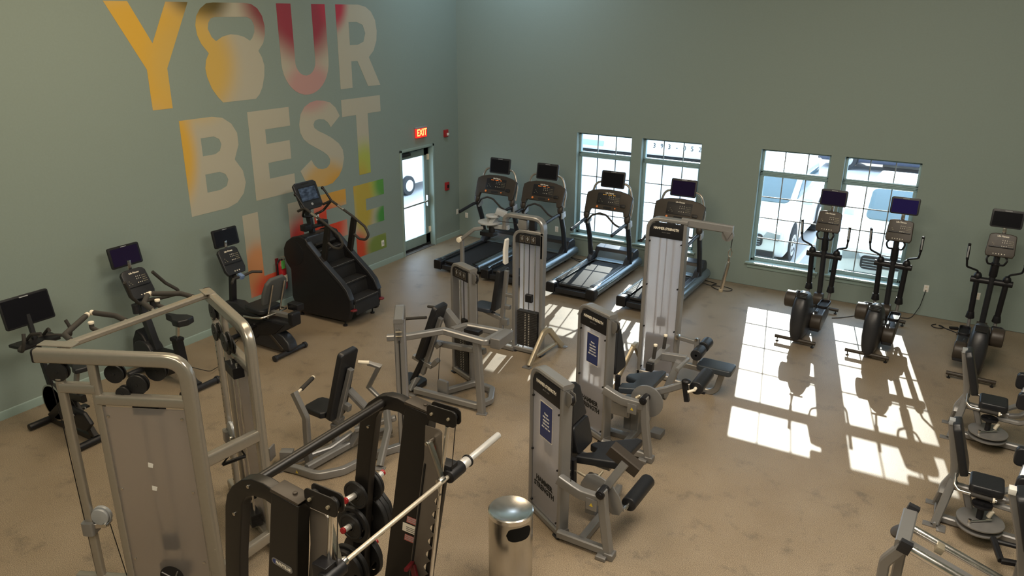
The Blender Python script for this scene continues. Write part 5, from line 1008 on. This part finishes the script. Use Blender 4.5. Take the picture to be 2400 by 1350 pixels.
# ---- hip abduction machines at the right
def hip(label, org, copy_of=None):
    t = TW('hip_machine', label, 'gym machine', (10.2, -6.1, 0), 0, None)
    yc = -6.08
    m = MB(); m.rt([(9.94, yc, 1.06), (10.03, yc, .66), (10.05, yc, .52), (9.98, yc - .0, .36), (9.98, yc - .04, .30)], .055, .075, Y, .08, rad=.012); m.rt([(10.05, yc - .03, .48), (9.97, yc - .17, .02)], .055, .075, Y, rad=.012); m.rt([(10.0, yc + .02, .40), (9.96, yc + .24, .02)], .055, .065, Y, rad=.012); m.out('back_frame', 'silver', t)
    m = MB(.004); m.box((9.935, yc, 1.075), (.05, .075, .05)); m.out('frame_end_cap', 'lsilver', t)
    m = MB(); m.rt([(9.96, yc - .06, .045), (10.15, yc - .07, .045), (11.0, yc - .09, .045)], .08, .07, Y, rad=.012); m.rt([(9.97, yc - .22, .03), (9.96, yc + .3, .03)], .05, .03, Z, rad=.008); m.rt([(10.06, yc, .40), (10.5, yc - .01, .385)], .075, .07, Y, rad=.012); m.rt([(10.18, yc, .36), (10.28, yc, .06)], .05, .07, Y, rad=.012); m.out('base_frame', 'dsilver', t)
    foot(t, 9.93, yc - .18); foot(t, 9.93, yc + .24); foot(t, 10.03, yc - .2, 90)
    pad(t, 'backrest', [(-.14, -.26), (.14, -.26), (.16, -.2), (.13, .22), (.09, .27), (-.09, .27), (-.13, .22), (-.16, -.2)], (10.05, yc, .84), Y, nrm((-.30, 0, 1)), .075)
    pad(t, 'seat', rrect(.29, .30, .04, 5, 10.33, yc + .01), (0, 0, .49), X, Y, .085)
    for s in (-1, 1):
        m = MB(); m.tube([(10.06, yc + s * .05, .56), (10.06, yc + s * .16, .50), (10.10, yc + s * .20, .47), (10.42, yc + s * .20, .46)], .015, .05, 10); h_ = m.out('side_handle', 'steel', t)
        m = MB(.004); m.cyl((10.20, yc + s * .20, .465), (10.385, yc + s * .20, .46), .021); m.out('handle_grip', 'grip', h_); m = MB(.004); m.cyl((10.385, yc + s * .20, .46), (10.405, yc + s * .20, .46), .024); m.out('grip_cap', 'cream', h_)
        m = MB(); m.rt([(10.40, yc + s * .03, .33), (10.62, yc + s * .10, .36), (10.8, yc + s * .20, .5)], .05, .06, Z, .08, rad=.012); m.out('leg_arm', 'silver', t)
        pad(t, 'knee_pad', rrect(.26, .20, .05), (10.66, yc + s * .30 + .15, .66), X, Z, .08)
    m = MB(); m.rt([(10.45, yc + .05, .42), (10.6, yc + .22, .44), (10.64, yc + .38, .60)], .05, .06, Z, .06, rad=.012); m.out('knee_pad_arm', 'silver', t)
    for z, r, yy in ((.20, .205, -.17), (.15, .20, -.19)): m = MB(.004); m.cyl((10.33, yc + yy, z - .008), (10.33, yc + yy, z + .008), r, n=56); m.out('cam_disc', 'dsilver', t)
    m = MB(.006); m.cyl((10.32, yc - .15, .2), (10.32, yc - .12, .36), .03); m.cyl((10.32, yc - .12, .33), (10.32, yc - .12, .355), .09, n=30); m.out('range_adjuster', 'black', t)
    m = MB(.005); m.cyl((10.39, yc - .14, .24), (10.41, yc - .14, .31), .022); m.out('adjuster_knob', 'cream', t)
    m = MB(.003); m.bar((10.24, yc - .28, .22), (10.42, yc - .16, .23), .02, .02, Z); m.cyl((10.24, yc - .29, .2), (10.24, yc - .29, .25), .016); m.out('stop_pin', 'steel', t)
    LOC(); return t
h1 = hip('black and silver hip machine beside the sun patch, in front of its twin', None)
dup(h1, (10.24, -4.13, 0), 0, 'black and silver hip machine farther back, just in front of the rightmost elliptical')
# ---- third seat at the bottom right edge
t = TW('glute_machine', 'machine cut off at the right edge with pale frame cap and black foot bars', 'gym machine', (10.7, -6.9, 0))
m = MB(); m.rt([(10.43, -7.12, 1.05), (10.57, -7.12, .62), (10.64, -7.1, .30), (10.75, -7.0, .03)], .055, .075, Y, .08, rad=.012); m.rt([(10.62, -7.08, .06), (11.4, -7.0, .06)], .07, .08, Y, rad=.012); m.out('back_frame', 'silver', t)
m = MB(.004); m.box((10.42, -7.12, 1.075), (.055, .08, .05)); m.out('frame_end_cap', 'white', t)
pad(t, 'backrest', rrect(.27, .52, .05), (10.56, -7.10, .83), Y, nrm((-.3, 0, 1)), .085); pad(t, 'seat', rrect(.32, .34, .05, 5, 10.86, -7.08), (0, 0, .50), X, Y, .08)
m = MB(.006); m.bar((10.43, -6.60, .26), (10.50, -6.86, .22), .05, .05, Z, .01); m.bar((10.46, -6.62, .25), (10.66, -6.62, .26), .04, .04, Z, .01); m.bar((10.50, -6.86, .22), (10.70, -6.84, .24), .05, .05, Z, .01); m.bar((10.66, -6.62, .26), (10.70, -7.05, .25), .04, .05, Z, .01); m.out('foot_bars', 'black', t)
m = MB(.006); m.box((10.62, -6.98, .16), (.05, .06, .30)); m.out('foot_bar_post', 'dsilver', t)
pad(t, 'knee_pad', rrect(.12, .30, .05), (10.52, -5.98 + .0, .80), nrm((.3, .2, 0)), nrm((.25, .35, 1)), .07) if False else None
LOC()
# ---- K: leg press rails at the bottom right
t = TW('leg_press_machine', 'silver sled machine at the bottom right corner with two polished sloping guide rods', 'gym machine', (10.4, -7.8, 0))
sl = lambda x: .80 - (x - 9.74) * .33
for y in (-7.665, -7.955): m = MB(.002); m.cyl((9.76, y, sl(9.76)), (11.25, y, sl(11.25)), .034, n=24); m.out('guide_rod', 'chrome', t)
m = MB(); m.rt([(9.76, -7.81, sl(9.76) - .06), (11.25, -7.81, sl(11.25) - .06)], .07, .06, Y, rad=.01); m.out('center_rail', 'silver', t)
m = MB(.004); m.rt([(9.73, -7.56, .86), (9.715, -8.05, .86)], .075, .11, Z, rad=.01); m.out('end_bracket', 'silver', t)
m = MB(.004); m.box((9.74, -7.54, .88), (.09, .05, .10), rot=(0, 15, 0)); m.out('bracket_end_cap', 'char', t)
m = MB(.004); m.box((9.735, -8.07, .87), (.09, .05, .10), rot=(0, 15, 0)); m.out('bracket_end_cap', 'char', t)
m = MB(); m.rt([(9.73, -8.05, .86), (9.62, -8.03, .66), (9.63, -8.03, .02)], .075, .085, Y, .10, rad=.012); m.rt([(9.72, -7.78, .84), (9.72, -7.78, .02)], .06, .08, Y, rad=.012); m.rt([(9.63, -8.03, .05), (11.3, -7.9, .05)], .07, .08, Y, rad=.012); m.rt([(11.2, -7.81, .05), (11.2, -7.81, .32)], .07, .3, Y, rad=.012); m.out('leg_frame', 'silver', t)
m = MB(.003); m.prism(arc(0, 0, .11, 90, 270, 16), (9.72, -7.76, .80), nrm((1, 0, .3)), Y, .02); m.out('end_plate', 'brownblk', t)
m = MB(.006); m.box((9.98, -7.72, sl(9.98)), (.06, .09, .06), rot=(0, 18, 0)); m.out('sled_stop', 'gold', t)
LOC()
# ---- fire extinguisher
t = TW('fire_extinguisher', 'red fire extinguisher with green tag on the wall between bike and stair climber', 'fire extinguisher', (.1, -5.36, .5))
m = MB(0); m.lathe([(0, .36), (.06, .36), (.072, .38), (.075, .42), (.075, .74), (.06, .80), (.03, .835), (.025, .86), (0, .86)], (.11, -5.37, 0), Z, 28); m.out('cylinder', 'red', t)
m = MB(.004); m.box((.11, -5.37, .87), (.05, .04, .04)); m.bar((.09, -5.37, .90), (.20, -5.36, .94), .022, .012, Y); m.bar((.09, -5.37, .88), (.19, -5.36, .885), .022, .012, Y); m.out('squeeze_handle', 'steel', t)
m = MB(); m.tube([(.11, -5.39, .87), (.13, -5.47, .84), (.13, -5.475, .6), (.12, -5.46, .45)], .012, .05, 8); m.out('hose', 'black', t)
m = MB(0); m.prism([(-.035, -.07), (.035, -.07), (.035, .07), (-.035, .07)], (.19, -5.40, .80), nrm((.1, 1, 0)), Z, .004); m.out('inspection_tag', 'green', t)
m = MB(0); m.prism([(-.04, -.06), (.04, -.06), (.04, .06), (-.04, .06)], (.1865, -5.37, .55), Y, Z, .002); m.out('label', 'lcd', t)
m = MB(.003); m.box((.012, -5.37, .72), (.024, .06, .30)); m.out('wall_bracket', 'dred', t)
LOC()
# ---- cords on the floor
def cord(nm, lab, pts, r=.006, brick=None):
    t = TW(nm, lab, 'power cord', pts[0]); m = MB(); m.tube(pts, r, .12, 7); m.out('cable', 'black', t)
    if brick: m = MB(.008); m.box(brick, (.13, .06, .035), rot=(0, 0, 20)); m.out('power_brick', 'black', t)
    LOC()
cord('power_cord', 'black cord dropping from the outlet right of the fourth window', [(9.378, -.02, .455), (9.37, -.05, .40), (9.34, -.15, .2), (9.27, -.22, .04), (9.22, -.30, .008), (9.0, -.34, .008), (8.95, -.6, .05), (8.86, -.7, .10)])
cord('power_cord', 'thin black cord lying between the two left elliptical trainers', [(8.12, -.95, .008), (8.25, -.85, .008), (8.45, -.62, .008), (8.65, -.6, .008), (8.85, -.75, .05)])
cord('power_cord', 'coiled black cord with plug near the right elliptical trainer', [(9.62, -.34, .01), (9.55, -.42, .01), (9.60, -.52, .01), (9.72, -.50, .012), (9.74, -.40, .012), (9.65, -.36, .012), (9.72, -.42, .008), (9.9, -.55, .008), (10.08, -.7, .008), (10.15, -.8, .05)], .008, (9.88, -.40, .02))
cord('power_cord', 'looped black cord on the floor right of the treadmills', [(5.75, -.5, .06), (5.9, -.42, .01), (6.15, -.35, .01), (6.33, -.42, .01), (6.30, -.56, .01), (6.12, -.60, .01), (5.95, -.50, .014), (5.92, -.36, .014), (6.0, -.28, .012), (5.8, -.2, .01), (5.7, -.3, .05)], .007)
cord('power_cord', 'black cord between the second and third treadmills', [(3.0, -.4, .06), (3.15, -.38, .01), (3.38, -.45, .01), (3.5, -.38, .01), (3.32, -.28, .01), (3.1, -.30, .014), (2.98, -.35, .05)], .007)
cord('power_cord', 'black cord with adapter running from the upright bike along the left wall', [(1.0, -7.98, .2), (1.15, -7.75, .06), (1.0, -7.4, .008), (.75, -7.1, .008), (.62, -6.95, .008), (.6, -6.8, .05)], .005, (.93, -7.30, .02))
cord('power_cord', 'black cord looping beside the spin bike base at the far left', [(.8, -9.55, .1), (.66, -9.35, .012), (.52, -9.2, .01), (.36, -9.28, .012), (.36, -9.40, .012), (.48, -9.42, .012), (.55, -9.25, .02), (.50, -9.4, .06)], .006)
# ================= outside
m = MB(0); m.box((5, 20.2, -.15), (90, 40, .1)); m.box((-22.7, -8.4, -.15), (45, 17.2, .1)); g_ = m.out('ground', mat('sun_bleached_asphalt', (.46, .46, .47), .85, var=.12, scale=3)); struct(g_)
M['carwhite'] = mat('white_car_paint', (.80, .80, .80), .2, var=.02, coat=.6)
M['carblue'] = mat('dark_blue_car_paint', (.02, .03, .06), .2, var=.05, coat=.6)
M['tyre'] = mat('tyre_rubber', (.03, .03, .032), .8)
M['carglass'] = mat('car_window_glass', (.10, .16, .19), .08, rv=.02)
def car(x, y, label, paint='carwhite', W_=1.82, rz=0):
    t = T('car', label, 'car', (x, y, -.1), rz)
    m = MB(.09, 4); m.prism([(0, .35), (.02, .62), (.12, .82), (1.15, 1.02), (1.35, 1.06), (4.5, 1.08), (4.62, .9), (4.62, .38), (4.5, .28), (.15, .26)], (0, 0, 0), Y, Z, W_); m.out('body', paint, t)
    m = MB(.07, 3); m.prism([(1.25, 1.03), (2.05, 1.60), (2.6, 1.68), (3.9, 1.62), (4.5, 1.1)], (0, 0, 0), Y, Z, W_ - .34); ca = m.out('cabin', paint, t)
    m = MB(.01); m.prism(rrect(W_ - .5, .82, .12), (0, 1.66, 1.335), X, nrm((0, .80, .57)), .02); m.out('windshield', 'carglass', ca)
    for s in (-1, 1): m = MB(.01); m.prism([(1.75, 1.12), (2.2, 1.52), (3.8, 1.5), (4.1, 1.14)], (s * (W_ / 2 - .165), 0, 0), Y, Z, .02); m.out('side_window', 'carglass', ca)
    for s in (-1, 1):
        m = MB(.02); m.box((s * (W_ / 2 + .08), 1.62, 1.13), (.2, .1, .14), bev=.03); m.out('wing_mirror', paint, t)
        m = MB(.02); m.prism([(-.30, 0), (.02, -.05), (.04, .10), (-.22, .14)] if s > 0 else [(.30, 0), (-.02, -.05), (-.04, .10), (.22, .14)], (s * (W_ / 2 - .12), -.0, .66), X, nrm((0, .12, 1)), .06); m.out('headlight', 'lsilver', t)
        for yy in (.88, 3.72):
            m = MB(.004); m.cyl((s * (W_ / 2 - .235), yy, .42), (s * (W_ / 2 + .004), yy, .42), .40, n=40); m.out('wheel_arch', 'gap', t)
            m = MB(.02, 3); m.cyl((s * (W_ / 2 - .23), yy, .345), (s * (W_ / 2 + .02), yy, .345), .345, n=40); w_ = m.out('wheel', 'tyre', t)
            m = MB(.004); m.cyl((s * (W_ / 2), yy, .345), (s * (W_ / 2 + .03), yy, .345), .225, n=32); h_ = m.out('hubcap', 'steel', w_)
            m = MB(.002)
            for k in range(5): a = R(72 * k + 18); m.box((s * (W_ / 2 + .031), yy + .12 * math.cos(a), .345 + .12 * math.sin(a)), (.008, .05, .05), rot=(math.degrees(a), 0, 0))
            m.out('hub_openings', 'gap', h_)
    m = MB(.02); m.prism(rrect(1.0, .26, .08), (0, -.0, .60), X, nrm((0, .03, 1)), .05); g = m.out('grille', 'char', t)
    for k in range(4): m = MB(.004); m.box((0, -.03, .52 + .05 * k), (.92, .012, .012)); m.out('grille_bar', 'lsilver', g)
    m = MB(.02); m.box((0, .02, .34), (1.5, .08, .12)); m.out('lower_bumper', 'char', t)
    m = MB(.003); m.box((0, -.05, .44), (.31, .012, .155)); m.out('number_plate', 'white', t)
    return t
car(5.85, 1.40, 'white car parked nose to the glass outside the third window')
car(8.72, .95, 'white car with front plate parked outside the fourth window')
c3 = car(5.2, 14.5, 'dark blue car parked farther off, seen in the upper panes of the right windows', 'carblue', rz=-90)
c = T('storage_container', 'white storage container numbered 393-052 outside the left windows', 'container', (-2.0, 13.2, -.1))
m = MB(.02); m.box((0, 0, 1.34), (8.4, 2.4, 2.40)); b_ = m.out('container_body', 'carwhite', c)
m = MB(.01); m.box((0, 0, .06), (8.3, 2.3, .12)); m.out('underside_shadow', 'gap', c)  # black block stands in for the shadow beneath the container
m = MB(.01); m.box((0, -1.21, .22), (8.4, .03, .10)); m.out('bottom_rail', mat('tan_rail', (.62, .48, .36), .6), c)
m = MB(.002); m.prism([(-1.4, .02), (.1, .02), (.26, .1), (.30, .32), (-1.4, .36)], (-.2, -1.212, .14), X, Z, .01); m.out('pale_blue_panel', mat('pale_blue_panel_paint', (.32, .42, .52), .5), c)
for i, ch in enumerate('393-052'): text('container_number', ch, 'gap', .24, (2.03 + .2725 * i, -1.232, .47), X, Z, b_, .003, xs=.9)
t = T('utility_trailer', 'white vehicle side with a wheel seen through the door glass', 'trailer', (-4.6, 2.9, -.1))
m = MB(.05, 3); m.box((0, 0, 1.1), (1.7, 4.8, 1.7)); m.out('body', 'carwhite', t)
for s in (-1, 1): m = MB(.02, 3); m.cyl((s * .72, -.02, .27), (s * .93, -.02, .27), .27, n=40); w_ = m.out('wheel', 'tyre', t); m = MB(.003); m.cyl((s * .86, -.02, .27), (s * .945, -.02, .27), .16, n=28); m.out('hubcap', 'white', w_)
m = MB(.01); m.box((0, -2.2, .22), (.08, .08, .44)); m.box((0, -.02, .27), (1.5, .08, .08)); m.out('axle_and_jack', 'char', t)
for x in (4.0, 6.9, 9.9):
    m = MB(0); m.box((x, 2.9, -.098), (.1, 4.6, .006)); tag(m.out('parking_line', 'carwhite'), 'painted white parking line %s' % {4.0: 'left of the white car by the third window', 6.9: 'between the two nearest white cars', 9.9: 'right of the white car by the fourth window'}[x], 'parking line')
m = MB(.02, 3); m.box((8.0, 14.9, -.03), (1.8, .18, .14)); tag(m.out('parking_block', mat('grey_concrete', (.4, .39, .37), .9)), 'concrete wheel stop far off in the parking lot, top right pane of the fourth window', 'parking block')
